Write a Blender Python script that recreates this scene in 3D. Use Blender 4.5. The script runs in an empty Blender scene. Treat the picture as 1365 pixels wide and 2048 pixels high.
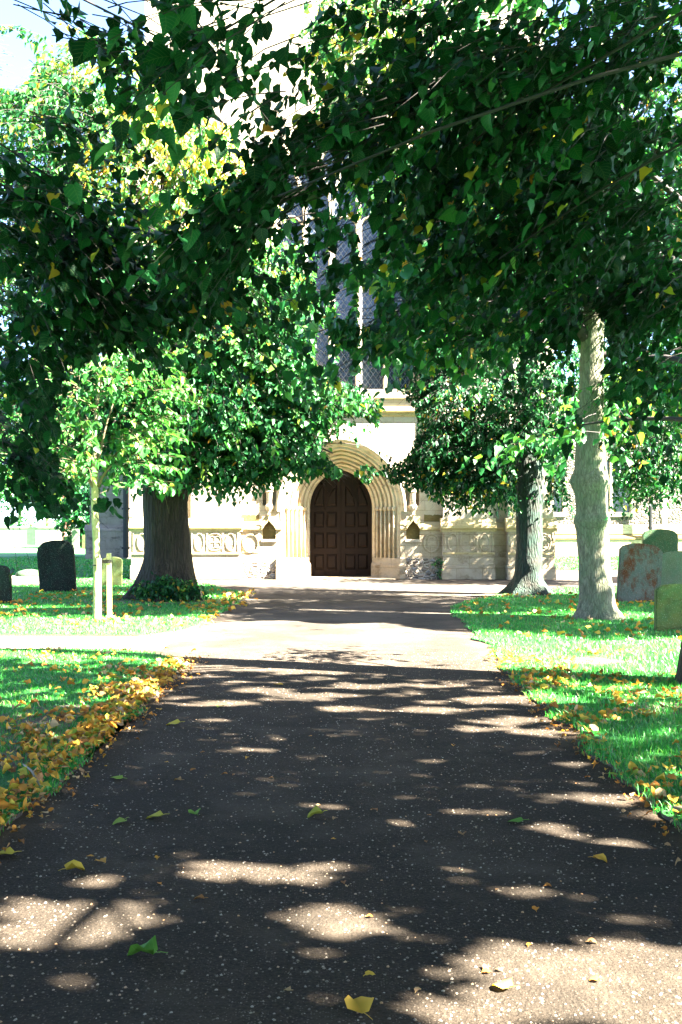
import bpy, bmesh, math, random
import numpy as np
from mathutils import Vector, noise as mnoise

random.seed(7)
RNG = np.random.default_rng(11)
C = bpy.context.scene.collection
scene = bpy.context.scene
PI = math.pi

# ------------------------------------------------------------------ camera, sky, sun, exposure
F, HOR, CX, H = 2000.0, 1050.0, 682.5, 1.6
cam_d = bpy.data.cameras.new("camera")
cam = bpy.data.objects.new("camera", cam_d)
C.objects.link(cam)
cam.location = (0, 0, H)
cam.rotation_euler = (PI / 2, 0, 0)
cam_d.sensor_fit = 'VERTICAL'
cam_d.sensor_height = 36.0
cam_d.lens = F / 2048 * 36.0
cam_d.shift_y = (HOR - 1024) / 2048
cam_d.clip_start = 0.05
cam_d.clip_end = 3000
scene.camera = cam

SUN_EL = math.radians(42)
SUN_AZ = math.radians(109)            # clockwise from +Y (the way the camera looks)
SUN = Vector((math.cos(SUN_EL) * math.sin(SUN_AZ), math.cos(SUN_EL) * math.cos(SUN_AZ), math.sin(SUN_EL)))
world = bpy.data.worlds.new("World")
scene.world = world
world.use_nodes = True
wn = world.node_tree
bg = wn.nodes['Background']
sky = wn.nodes.new('ShaderNodeTexSky')
sky.sky_type = 'NISHITA'
sky.sun_disc = False
sky.sun_elevation = SUN_EL
sky.sun_rotation = SUN_AZ
sky.dust_density = 0.5
sky.air_density = 0.4
wn.links.new(sky.outputs[0], bg.inputs[0])
bg.inputs[1].default_value = 0.05
sl = bpy.data.lights.new("sun", 'SUN')
sl.energy = 5.0
sl.angle = math.radians(0.5)
sl.color = (1.0, 0.93, 0.82)
so = bpy.data.objects.new("sun", sl)
C.objects.link(so)
so.rotation_euler = SUN.to_track_quat('Z', 'Y').to_euler()
scene.view_settings.view_transform = 'Standard'
scene.view_settings.look = 'None'
scene.view_settings.gamma = 1.0
scene.view_settings.exposure = 5.0

# ------------------------------------------------------------------ helpers
def P(px, py, Y):
    """the point that lies Y metres ahead in the direction of a photo pixel"""
    return Vector(((px - CX) / F * Y, Y, H - (py - HOR) / F * Y))

def G(px, py, z=0.0):
    Y = (H - z) * F / (py - HOR)
    return Vector(((px - CX) / F * Y, Y, z))

def tag(o, label=None, cat=None, group=None, kind=None):
    if label: o['label'] = label
    if cat: o['category'] = cat
    if group: o['group'] = group
    if kind: o['kind'] = kind
    return o

def thing(name, label, cat, loc=(0, 0, 0), rz=0.0, group=None):
    o = bpy.data.objects.new(name, None)
    C.objects.link(o)
    o.location = loc
    o.rotation_euler = (0, 0, rz)
    o.empty_display_size = 0.2
    return tag(o, label, cat, group)

def link(name, me, mats, parent=None):
    o = bpy.data.objects.new(name, me)
    C.objects.link(o)
    if not isinstance(mats, (list, tuple)): mats = [mats]
    for m in mats: me.materials.append(m)
    if parent: o.parent = parent
    return o

def obj(name, bm, mats, parent=None, smooth=False, loc=None):
    bmesh.ops.recalc_face_normals(bm, faces=bm.faces)
    me = bpy.data.meshes.new(name)
    bm.to_mesh(me)
    bm.free()
    if smooth:
        for p in me.polygons: p.use_smooth = True
    o = link(name, me, mats, parent)
    if loc is not None: o.location = loc
    return o

def add_box(bm, x0, x1, y0, y1, z0, z1, bev=0.0):
    vs = [bm.verts.new(v) for v in ((x0,y0,z0),(x1,y0,z0),(x1,y1,z0),(x0,y1,z0),(x0,y0,z1),(x1,y0,z1),(x1,y1,z1),(x0,y1,z1))]
    fs = [bm.faces.new([vs[i] for i in q]) for q in ((0,3,2,1),(4,5,6,7),(0,1,5,4),(1,2,6,5),(2,3,7,6),(3,0,4,7))]
    if bev > 0:
        ed = list({e for f in fs for e in f.edges})
        bmesh.ops.bevel(bm, geom=ed, offset=bev, segments=2, affect='EDGES', profile=0.6)
    return vs

def add_prism(bm, pts, y0, y1):
    """outline in the XZ plane pushed from y0 to y1"""
    a = [bm.verts.new((x, y0, z)) for x, z in pts]
    b = [bm.verts.new((x, y1, z)) for x, z in pts]
    bm.faces.new(a); bm.faces.new(b[::-1])
    n = len(pts)
    for i in range(n):
        bm.faces.new((a[i], b[i], b[(i+1) % n], a[(i+1) % n]))

def add_profile_x(bm, prof, x0, x1):
    """profile in the YZ plane pushed along X"""
    a = [bm.verts.new((x0, y, z)) for y, z in prof]
    b = [bm.verts.new((x1, y, z)) for y, z in prof]
    bm.faces.new(a); bm.faces.new(b[::-1])
    n = len(prof)
    for i in range(n):
        bm.faces.new((a[i], b[i], b[(i+1) % n], a[(i+1) % n]))

def add_tube(bm, pts, rads, sides=8, cap=True, jit=0.0, flute=0.0, seed=0.0):
    pts = [Vector(p) for p in pts]
    rings = []
    n = len(pts)
    up = Vector((0, 1, 0.01))
    for i, p in enumerate(pts):
        d = (pts[min(i+1, n-1)] - pts[max(i-1, 0)])
        if d.length < 1e-9: d = Vector((0, 0, 1))
        d.normalize()
        if abs(d.dot(up)) > 0.93: u0 = Vector((1, 0, 0))
        else: u0 = up
        a = d.cross(u0).normalized(); b = d.cross(a).normalized()
        ring = []
        for k in range(sides):
            t = 2 * PI * k / sides
            dirv = a * math.cos(t) + b * math.sin(t)
            r = rads[i]
            if jit: r *= 1 + jit * mnoise.noise((p + dirv * 0.5) * 2.3 + Vector((seed, 0, 0)))
            if flute: r *= 1 + flute * mnoise.noise(Vector((dirv.x * 3.5 + seed, dirv.y * 3.5, p.z * 0.5)))
            ring.append(bm.verts.new(p + dirv * r))
        rings.append(ring)
    for i in range(n - 1):
        for k in range(sides):
            bm.faces.new((rings[i][k], rings[i][(k+1) % sides], rings[i+1][(k+1) % sides], rings[i+1][k]))
    if cap:
        bm.faces.new(rings[0][::-1]); bm.faces.new(rings[-1])

# ------------------------------------------------------------------ materials
class NB:
    def __init__(s, name):
        s.m = bpy.data.materials.new(name); s.m.use_nodes = True
        s.t = s.m.node_tree; s.b = s.t.nodes['Principled BSDF']; s.out = s.t.nodes['Material Output']
        s._c = None
    def n(s, ty, **kw):
        nd = s.t.nodes.new('ShaderNode' + ty)
        for k, v in kw.items():
            if k in nd.inputs.keys(): nd.inputs[k].default_value = v
            else: setattr(nd, k, v)
        return nd
    def l(s, a, b): s.t.links.new(a, b)
    def coord(s):
        if s._c is None: s._c = s.n('TexCoord').outputs['Object']
        return s._c
    def pos(s): return s.n('NewGeometry').outputs['Position']
    def map(s, scale, rot=(0, 0, 0), src=None):
        mp = s.n('Mapping'); mp.inputs['Scale'].default_value = scale; mp.inputs['Rotation'].default_value = rot
        s.l(src if src is not None else s.pos(), mp.inputs[0]); return mp.outputs[0]
    def noise(s, scale, detail=4, rough=0.6, vec=None):
        nd = s.n('TexNoise', Scale=scale, Detail=detail, Roughness=rough)
        s.l(vec if vec is not None else s.pos(), nd.inputs['Vector']); return nd.outputs['Fac']
    def vor(s, scale, vec=None, feature='F1', out='Distance', rand=1.0):
        nd = s.n('TexVoronoi', feature=feature, Scale=scale, Randomness=rand)
        s.l(vec if vec is not None else s.pos(), nd.inputs['Vector']); return nd.outputs[out]
    def ramp(s, fac, stops, interp='LINEAR'):
        nd = s.n('ValToRGB'); cr = nd.color_ramp; cr.interpolation = interp
        while len(cr.elements) < len(stops): cr.elements.new(0.5)
        for e, (p, c) in zip(cr.elements, stops):
            e.position = p
            e.color = (c, c, c, 1) if isinstance(c, (int, float)) else (*c, 1)
        s.l(fac, nd.inputs[0]); return nd.outputs[0]
    def mix(s, fac, a, b, mode='MIX'):
        nd = s.n('Mix', data_type='RGBA', blend_type=mode)
        for sock, v in ((nd.inputs[0], fac), (nd.inputs[6], a), (nd.inputs[7], b)):
            if isinstance(v, (int, float)): sock.default_value = v
            elif isinstance(v, tuple): sock.default_value = (*v, 1)
            else: s.l(v, sock)
        return nd.outputs[2]
    def math(s, op, a, b=None, c=None):
        nd = s.n('Math', operation=op)
        for i, v in enumerate((a, b, c)):
            if v is None: continue
            if isinstance(v, (int, float)): nd.inputs[i].default_value = v
            else: s.l(v, nd.inputs[i])
        return nd.outputs[0]
    def attr(s, name): return s.n('Attribute', attribute_name=name)
    def sep(s, v):
        nd = s.n('SeparateXYZ'); s.l(v, nd.inputs[0]); return nd.outputs
    def col(s, c):
        if isinstance(c, tuple): s.b.inputs['Base Color'].default_value = (*c, 1)
        else: s.l(c, s.b.inputs['Base Color'])
    def bump(s, h, dist=0.02, strength=1.0):
        nd = s.n('Bump', Strength=strength, Distance=dist); s.l(h, nd.inputs['Height'])
        s.l(nd.outputs[0], s.b.inputs['Normal']); return nd
    def rough(s, v): s.b.inputs['Roughness'].default_value = v
    def spec(s, v): s.b.inputs['Specular IOR Level'].default_value = v

def mat_leaf(name, stops, trans=0.35, rough=0.42, veins=False):
    b = NB(name)
    tint = b.attr('tint').outputs['Fac']
    col = b.ramp(tint, stops)
    if veins:
        uv = b.sep(b.attr('luv').outputs['Vector'])
        ax = b.math('ABSOLUTE', uv[0])
        q = b.math('FRACT', b.math('MULTIPLY', b.math('SUBTRACT', uv[1], b.math('MULTIPLY', ax, 0.75)), 5.5))
        side = b.math('LESS_THAN', b.math('ABSOLUTE', b.math('SUBTRACT', q, 0.5)), 0.07)
        mid = b.math('LESS_THAN', ax, 0.018)
        v = b.math('MAXIMUM', side, mid)
        col = b.mix(b.math('MULTIPLY', v, 0.2), col, b.mix(0.5, col, (0.30, 0.36, 0.12)))
        b.bump(b.math('ADD', v, b.math('MULTIPLY', q, 0.6)), 0.004, 0.5)
    b.col(col); b.rough(rough); b.spec(0.06 if veins else 0.22)
    tr = b.n('BsdfTranslucent')
    b.l(b.mix(0.55, col, b.mix(1.0, col, (1.6, 1.5, 0.35), 'MULTIPLY')), tr.inputs[0])
    mx = b.n('MixShader'); mx.inputs[0].default_value = trans
    b.l(b.b.outputs[0], mx.inputs[1]); b.l(tr.outputs[0], mx.inputs[2]); b.l(mx.outputs[0], b.out.inputs[0])
    return b.m

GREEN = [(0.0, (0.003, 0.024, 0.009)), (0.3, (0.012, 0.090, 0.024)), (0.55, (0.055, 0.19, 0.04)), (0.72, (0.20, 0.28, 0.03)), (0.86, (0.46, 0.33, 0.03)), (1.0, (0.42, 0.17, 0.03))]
M = {}
M['leaf'] = mat_leaf('linden_leaf', GREEN)
M['leaf_near'] = mat_leaf('linden_leaf_veined', GREEN, trans=0.2, veins=True)
M['leaf_young'] = mat_leaf('young_leaf', [(0.0, (0.015, 0.08, 0.02)), (0.5, (0.035, 0.16, 0.03)), (0.8, (0.10, 0.24, 0.04)), (1.0, (0.40, 0.30, 0.04))], trans=0.4)
M['leaf_fallen'] = mat_leaf('fallen_leaf', [(0.0, (0.08, 0.20, 0.03)), (0.22, (0.36, 0.34, 0.05)), (0.45, (0.56, 0.32, 0.045)), (0.68, (0.46, 0.18, 0.03)), (0.88, (0.17, 0.075, 0.03)), (1.0, (0.45, 0.30, 0.16))], trans=0.15, rough=0.6, veins=True)
b = NB('twig'); b.col((0.020, 0.014, 0.010)); b.rough(0.8); M['twig'] = b.m
b = NB('young_twig'); b.col((0.10, 0.075, 0.035)); b.rough(0.7); M['twig_young'] = b.m

def mat_bark(name, dark, light, moss, moss_amt=0.3, zs=0.22, bumpd=0.03, scale=16):
    b = NB(name)
    v = b.map((1, 1, zs))
    n1 = b.noise(scale, 6, 0.7, v); n2 = b.noise(3.0, 4, 0.6); vo = b.vor(scale * 1.3, v, 'DISTANCE_TO_EDGE')
    h = b.math('ADD', n1, b.math('MULTIPLY', b.ramp(vo, [(0, 0.0), (0.35, 1.0)]), 0.6))
    c = b.ramp(n1, [(0.33, dark), (0.62, light)])
    c = b.mix(b.ramp(n2, [(0.5 - moss_amt * 0.3, 0), (0.72, moss_amt * 1.6)]), c, moss)
    c = b.mix(b.ramp(vo, [(0.0, 0.55), (0.12, 0.0)]), c, dark)
    b.col(c); b.rough(0.9); b.spec(0.2); b.bump(h, bumpd, 1.0)
    return b.m
M['bark_dark'] = mat_bark('dark_ridged_bark', (0.012, 0.009, 0.006), (0.046, 0.034, 0.024), (0.028, 0.034, 0.018), 0.2, 0.13, 0.05, 14)
M['bark_grey'] = mat_bark('grey_green_bark', (0.010, 0.010, 0.008), (0.042, 0.040, 0.030), (0.022, 0.052, 0.038), 0.6, 0.16, 0.035, 17)
M['bark_pale'] = mat_bark('pale_lichened_bark', (0.05, 0.045, 0.03), (0.21, 0.185, 0.13), (0.10, 0.13, 0.07), 0.6, 0.22, 0.016, 22)
M['bark_young'] = mat_bark('young_bark', (0.20, 0.19, 0.08), (0.36, 0.34, 0.17), (0.24, 0.27, 0.09), 0.4, 0.3, 0.004, 30)

def mat_stone(name, c1, c2, stain, stain_amt=0.5, joints=(0.62, 0.29), bumpd=0.012, stain_scale=1.2, yz=None):
    b = NB(name)
    p = b.pos(); xyz = b.sep(p)
    cmb = b.n('CombineXYZ'); b.l(xyz[0], cmb.inputs[0]); b.l(xyz[2], cmb.inputs[1])
    c = b.mix(b.ramp(b.noise(2.3, 6, 0.65), [(0.3, 0), (0.7, 1)]), c1, c2)
    c = b.mix(b.ramp(b.noise(38, 3, 0.7), [(0.35, 0.0), (0.75, 0.28)]), c, stain)
    st = b.ramp(b.noise(stain_scale, 9, 0.72, b.map((1, 1, 1.7))), [(0.52, 0), (0.66, stain_amt)])
    c = b.mix(st, c, stain)
    h = b.noise(30, 6, 0.7)
    if joints:
        br = b.n('TexBrick', Scale=1.0); br.offset = 0.5
        br.inputs['Mortar Size'].default_value = 0.012; br.inputs['Mortar Smooth'].default_value = 0.3
        br.inputs['Brick Width'].default_value = joints[0]; br.inputs['Row Height'].default_value = joints[1]
        br.inputs['Color1'].default_value = (0.96, 0.96, 0.96, 1); br.inputs['Color2'].default_value = (1.03, 1.02, 1.0, 1)
        br.inputs['Mortar'].default_value = (0.84, 0.8, 0.74, 1)
        b.l(cmb.outputs[0], br.inputs['Vector'])
        c = b.mix(1.0, c, br.outputs['Color'], 'MULTIPLY')
        h = b.math('SUBTRACT', h, b.math('MULTIPLY', br.outputs['Fac'], 0.8))
    b.col(c); b.rough(0.9); b.spec(0.2); b.bump(h, bumpd, 0.8)
    return b.m
M['ashlar'] = mat_stone('pale_limestone', (0.40, 0.335, 0.26), (0.32, 0.265, 0.20), (0.12, 0.09, 0.055), 0.35)
M['plinth'] = mat_stone('weathered_limestone', (0.38, 0.32, 0.235), (0.27, 0.21, 0.13), (0.10, 0.065, 0.03), 0.75, (0.75, 0.33), 0.03, 2.2)
M['ochre'] = mat_stone('golden_moulded_stone', (0.42, 0.325, 0.20), (0.46, 0.38, 0.27), (0.15, 0.085, 0.035), 0.55, None, 0.01, 3.0)
M['string'] = mat_stone('ochre_stained_string', (0.38, 0.30, 0.17), (0.34, 0.26, 0.12), (0.11, 0.075, 0.03), 0.7, None, 0.02, 4.0)
M['niche'] = mat_stone('mossy_niche_stone', (0.10, 0.075, 0.025), (0.16, 0.12, 0.05), (0.04, 0.03, 0.012), 0.6, None, 0.03, 5.0)
M['aisle'] = mat_stone('grey_aisle_stone', (0.26, 0.22, 0.19), (0.18, 0.155, 0.13), (0.03, 0.03, 0.022), 0.8, (0.9, 0.5), 0.03, 1.3)

def mat_flint(name, cell=7.0, mortar=(0.33, 0.27, 0.19), cols=((0.03, 0.028, 0.025), (0.14, 0.10, 0.07), (0.30, 0.22, 0.14), (0.20, 0.19, 0.18))):
    b = NB(name)
    v = b.map((1, 1, 1.35))
    d = b.vor(cell, v, 'DISTANCE_TO_EDGE'); cc = b.vor(cell, v, 'F1', 'Color')
    r = b.sep(cc)[0]
    c = b.ramp(r, [(0.0, cols[0]), (0.35, cols[1]), (0.6, cols[2]), (0.9, cols[3])])
    c = b.mix(b.ramp(b.noise(30, 4), [(0.4, 0), (0.8, 0.4)]), c, (0.35, 0.3, 0.24))
    m = b.ramp(b.math('ADD', d, b.math('MULTIPLY', b.noise(14, 4), 0.08)), [(0.08, 1), (0.14, 0)])
    c = b.mix(m, c, mortar)
    b.col(c); b.rough(0.7); b.bump(b.ramp(d, [(0.02, 0), (0.22, 1)]), 0.05, 1.0)
    return b.m
M['flint'] = mat_flint('flint_rubble')
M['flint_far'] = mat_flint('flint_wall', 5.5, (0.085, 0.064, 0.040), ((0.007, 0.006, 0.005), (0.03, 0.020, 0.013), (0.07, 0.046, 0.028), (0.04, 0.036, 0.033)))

def mat_headstone(name, base, moss, stain, stain_amt, moss_amt=0.6):
    b = NB(name)
    v = b.coord()
    c = b.mix(b.ramp(b.noise(5, 7, 0.7, v), [(0.40, 0), (0.62, moss_amt)]), base, moss)
    c = b.mix(b.ramp(b.noise(3.2, 8, 0.75, b.map((1, 1, 0.6), src=v)), [(0.47, 0), (0.58, stain_amt)]), c, stain)
    c = b.mix(b.ramp(b.vor(45, v), [(0.05, 0.5), (0.22, 0)]), c, (0.5, 0.5, 0.42))
    b.col(c); b.rough(0.95); b.spec(0.15); b.bump(b.noise(40, 6, 0.7, v), 0.012, 0.9)
    return b.m
M['hs_dark'] = mat_headstone('dark_headstone', (0.015, 0.015, 0.012), (0.012, 0.034, 0.022), (0.009, 0.008, 0.006), 0.6)
M['hs_rust'] = mat_headstone('lichened_headstone', (0.10, 0.105, 0.085), (0.045, 0.075, 0.055), (0.085, 0.025, 0.007), 0.9, 0.5)
M['hs_green'] = mat_headstone('green_headstone', (0.03, 0.06, 0.03), (0.018, 0.065, 0.03), (0.08, 0.07, 0.03), 0.3)
M['hs_olive'] = mat_headstone('olive_headstone', (0.085, 0.10, 0.028), (0.035, 0.095, 0.035), (0.035, 0.03, 0.014), 0.5)
M['hs_grey'] = mat_headstone('grey_headstone', (0.10, 0.12, 0.08), (0.06, 0.11, 0.06), (0.10, 0.09, 0.05), 0.3)

b = NB('dark_oak')
v = b.map((1, 1, 0.06))
c = b.ramp(b.noise(40, 5, 0.6, v), [(0.3, (0.006, 0.0032, 0.0018)), (0.7, (0.017, 0.0085, 0.0045))])
b.col(c); b.rough(0.7); b.spec(0.12); b.bump(b.noise(50, 4, 0.6, v), 0.003, 0.6); M['oak'] = b.m
b = NB('black_iron'); b.col((0.012, 0.012, 0.013)); b.rough(0.5); b.b.inputs['Metallic'].default_value = 0.6; M['iron'] = b.m

b = NB('leaded_glass')                      # diamond quarries held in lead cames
x = b.sep(b.pos())
def tri(bb, a): return bb.math('ABSOLUTE', bb.math('SUBTRACT', bb.math('FRACT', a), 0.5))
u = b.math('ADD', b.math('MULTIPLY', x[0], 6.2), b.math('MULTIPLY', x[2], 4.4))
w_ = b.math('SUBTRACT', b.math('MULTIPLY', x[0], 6.2), b.math('MULTIPLY', x[2], 4.4))
lead = b.math('MAXIMUM', b.math('GREATER_THAN', tri(b, u), 0.44), b.math('GREATER_THAN', tri(b, w_), 0.44))
cell = b.n('TexWhiteNoise', noise_dimensions='2D')
cm = b.n('CombineXYZ'); b.l(b.math('FLOOR', b.math('ADD', u, 0.5)), cm.inputs[0]); b.l(b.math('FLOOR', b.math('ADD', w_, 0.5)), cm.inputs[1])
b.l(cm.outputs[0], cell.inputs['Vector'])
gc = b.ramp(cell.outputs[0], [(0, (0.005, 0.008, 0.012)), (1, (0.018, 0.030, 0.045))])
b.col(b.mix(lead, gc, (0.060, 0.072, 0.085)))
b.l(b.ramp(lead, [(0, 0.12), (1, 0.6)]), b.b.inputs['Roughness'])
nz = b.math('ADD', b.math('MULTIPLY', lead, 0.6), b.math('MULTIPLY', b.noise(2.5, 3), 1.2)); b.bump(nz, 0.02, 0.5)
M['glass'] = b.m

# path: worn tarmac with pale chippings, soil creeping in along both verges
b = NB('worn_tarmac')
x = b.sep(b.pos())
n1 = b.noise(1.2, 5, 0.65); n2 = b.noise(70, 3, 0.6)
c = b.ramp(n2, [(0.3, (0.017, 0.0130, 0.0092)), (0.7, (0.046, 0.035, 0.0245))])
vd = b.vor(46); vc = b.sep(b.vor(46, out='Color'))
chip = b.math('MULTIPLY', b.math('LESS_THAN', vd, 0.17), b.math('GREATER_THAN', vc[0], b.ramp(b.noise(1.7, 4), [(0.35, 0.97), (0.65, 0.74)])))
chipc = b.ramp(vc[1], [(0, (0.075, 0.055, 0.038)), (0.6, (0.13, 0.10, 0.07)), (1, (0.22, 0.19, 0.15))])
vd2 = b.vor(105); vc2 = b.sep(b.vor(105, out='Color'))
chip2 = b.math('MULTIPLY', b.math('LESS_THAN', vd2, 0.33), b.math('GREATER_THAN', vc2[0], b.ramp(b.noise(2.9, 4), [(0.35, 0.85), (0.65, 0.5)])))
c = b.mix(chip2, c, b.ramp(vc2[1], [(0, (0.06, 0.048, 0.034)), (1, (0.13, 0.105, 0.08))]))
c = b.mix(chip, c, chipc)
ax = b.math('ABSOLUTE', x[0])
edge = b.math('ADD', b.math('SUBTRACT', ax, 1.62), b.math('MULTIPLY', b.math('SUBTRACT', n1, 0.5), 0.9))
soil = b.ramp(edge, [(0.0, 0.0), (0.22, 0.85)])
sc = b.ramp(b.noise(22, 6, 0.7), [(0.3, (0.05, 0.033, 0.02)), (0.7, (0.13, 0.088, 0.055))])
c = b.mix(soil, c, sc)
far_pale = b.ramp(b.math('MULTIPLY', b.math('SUBTRACT', x[1], 10.0), 0.1), [(0.0, 0.0), (1.0, 0.8)])  # tarmac turns paler and greyer farther along the path
c = b.mix(far_pale, c, b.ramp(n2, [(0.3, (0.055, 0.047, 0.038)), (0.7, (0.13, 0.115, 0.095))]))
wv = b.n('VectorMath', operation='ADD'); nv = b.n('TexNoise', Scale=2.5, Detail=5.0); b.l(b.pos(), nv.inputs['Vector']); b.l(b.pos(), wv.inputs[0]); b.l(nv.outputs['Color'], wv.inputs[1])
ck = b.ramp(b.vor(0.55, wv.outputs[0], 'DISTANCE_TO_EDGE'), [(0.0, 0.75), (0.012, 0.0)])
c = b.mix(b.math('MULTIPLY', ck, b.ramp(b.noise(0.8, 3), [(0.45, 0), (0.6, 1)])), c, (0.008, 0.007, 0.005))
c = b.mix(b.ramp(b.noise(0.55, 6, 0.7), [(0.42, 0.55), (0.6, 0.0)]), c, (0.014, 0.012, 0.009))
dust = b.ramp(n1, [(0.5, 0.0), (0.8, 0.5)])
c = b.mix(dust, c, (0.10, 0.078, 0.055))
b.col(c); b.rough(0.95); b.spec(0.08)
b.bump(b.math('ADD', b.math('ADD', n2, b.math('MULTIPLY', chip, 0.7)), b.math('MULTIPLY', b.noise(14, 4), 1.0)), 0.010, 0.9)
M['tarmac'] = b.m
b = NB('dusty_side_path')
c = b.ramp(b.noise(20, 6, 0.7), [(0.3, (0.10, 0.07, 0.045)), (0.7, (0.20, 0.15, 0.10))]); b.col(c); b.rough(0.9); b.bump(b.noise(40, 5), 0.01, 0.8); M['sidepath'] = b.m
b = NB('lawn_ground')
n1 = b.noise(1.1, 5, 0.6); n2 = b.noise(60, 4, 0.7, b.map((1, 1, 1)))
c = b.mix(b.ramp(n2, [(0.3, 0), (0.7, 1)]), (0.010, 0.07, 0.014), (0.035, 0.20, 0.035))
c = b.mix(b.ramp(n1, [(0.58, 0), (0.75, 0.55)]), c, (0.07, 0.055, 0.03))
b.col(c); b.rough(0.9); b.spec(0.2); b.bump(n2, 0.04, 1.0); M['lawn'] = b.m
b = NB('grass_blade')
c = b.ramp(b.attr('tint').outputs['Fac'], [(0, (0.010, 0.14, 0.015)), (0.6, (0.042, 0.33, 0.030)), (0.9, (0.12, 0.34, 0.03)), (1.0, (0.26, 0.22, 0.09))])
b.col(c); b.rough(0.4); b.spec(0.6)
tr = b.n('BsdfTranslucent'); b.l(c, tr.inputs[0]); mx = b.n('MixShader'); mx.inputs[0].default_value = 0.35
b.l(b.b.outputs[0], mx.inputs[1]); b.l(tr.outputs[0], mx.inputs[2]); b.l(mx.outputs[0], b.out.inputs[0]); M['blade'] = b.m
b = NB('soil'); b.col(b.ramp(b.noise(25, 6, 0.7), [(0.3, (0.035, 0.024, 0.014)), (0.7, (0.09, 0.062, 0.038))])); b.rough(0.95); b.bump(b.noise(45, 5), 0.02, 1.0); M['soil'] = b.m
b = NB('grass_far'); b.col(b.mix(b.noise(6, 5), (0.03, 0.14, 0.03), (0.06, 0.19, 0.04))); b.rough(0.95); M['grass_far'] = b.m
b = NB('stake_wood'); b.col(b.ramp(b.noise(20, 4, 0.6, b.map((1, 1, 0.1))), [(0.3, (0.26, 0.25, 0.08)), (0.7, (0.42, 0.38, 0.2))])); b.rough(0.8); M['stake'] = b.m
b = NB('rubber_tie'); b.col((0.03, 0.025, 0.02)); b.rough(0.7); M['tie'] = b.m
b = NB('boundary_stone'); b.col(b.ramp(b.noise(3, 5), [(0.3, (0.24, 0.2, 0.16)), (0.7, (0.36, 0.31, 0.25))])); b.rough(0.95); M['boundary'] = b.m
b = NB('brown_pole'); b.col((0.20, 0.07, 0.05)); b.rough(0.8); M['pole'] = b.m
b = NB('gravel_chip'); b.col(b.ramp(b.attr('tint').outputs['Fac'], [(0, (0.10, 0.08, 0.06)), (0.5, (0.14, 0.11, 0.075)), (0.85, (0.24, 0.21, 0.16)), (1.0, (0.38, 0.2, 0.08))])); b.rough(0.8); M['chip'] = b.m

# ------------------------------------------------------------------ where the sun gets through the trees
KX, KY = SUN.x / SUN.z, SUN.y / SUN.z      # a point z metres up shades the ground at (x - KX z, y - KY z)
# holes in the canopy over the tarmac: photo ellipses brought down to metres on the ground
HOLES = []
for (px, py, rx, ry) in [(120,1845,160,50),(1180,1990,260,60),(1150,1915,220,30),(60,1812,80,20),(235,1782,40,10),(175,1760,45,12),(440,1740,75,22),(560,1750,80,18),(650,1728,50,10),(640,1838,80,34),(700,1860,60,20),(765,1865,35,12),(400,1858,50,10),(365,1902,35,8),(630,1905,30,10),(610,1992,40,8),
        (1310,1740,100,36),(1190,1745,45,8),(1170,1598,55,11),(1255,1596,28,6),(1320,1630,45,10),(1245,1688,50,8),(1085,1700,45,8),(1020,1790,35,8),(1190,1880,55,16),(1160,1568,25,5),
        (1000,1920,110,26),(1140,1925,90,30),(1280,1925,120,34),(1120,2005,190,44),(1340,2000,120,50),(1330,1880,40,10),(860,1940,60,10),(950,2035,110,26),(785,1998,35,12),(545,1678,32,7),(360,1707,32,6),(800,1648,24,5),
        (905,1758,22,8),(930,1822,28,7),(1095,1780,20,5),(890,1570,20,4),(640,1612,60,6),(1060,1650,30,5),(1130,1672,30,6),(500,1500,50,5),(840,1420,70,6),(620,1390,90,6),(1000,1400,110,8),(1010,1440,90,8),(960,1458,60,5),(1080,1465,60,7),(700,1420,50,5),(450,1405,50,6),(520,1380,60,5),(780,1372,120,5),(420,1440,30,4)]:
    a = G(px, py); e = G(px, py + ry); w = G(px + rx, py)
    HOLES.append((a.x, a.y, abs(w.x - a.x), max(abs(a.y - G(px, py - ry).y), 0.05)))

SUNV = np.array(SUN)
LITVOL = [(np.array(c), np.array(r)) for c, r in [((-2.2, 19.7, 4.8), (2.7, 2.3, 2.6)), ((-4.0, 16.8, 3.0), (1.0, .8, 1.7)), ((4.58, 16.9, 3.4), (.40, .4, 3.8)), ((2.8, 11.6, 2.7), (.5, .3, .3)), ((-2.4, 20.3, 9.0), (1.6, 1.2, 1.8))]]
def wav(x, y, s=1.0, k=0.0):
    return (np.sin(1.7*s*x + 0.9*s*y + k) + np.sin(-1.1*s*x + 2.3*s*y + 1.3 + k) + np.sin(3.1*s*x - 1.9*s*y + 2.1 + k) + np.sin(0.6*s*x + 3.9*s*y + k * 2)) / 4

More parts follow.
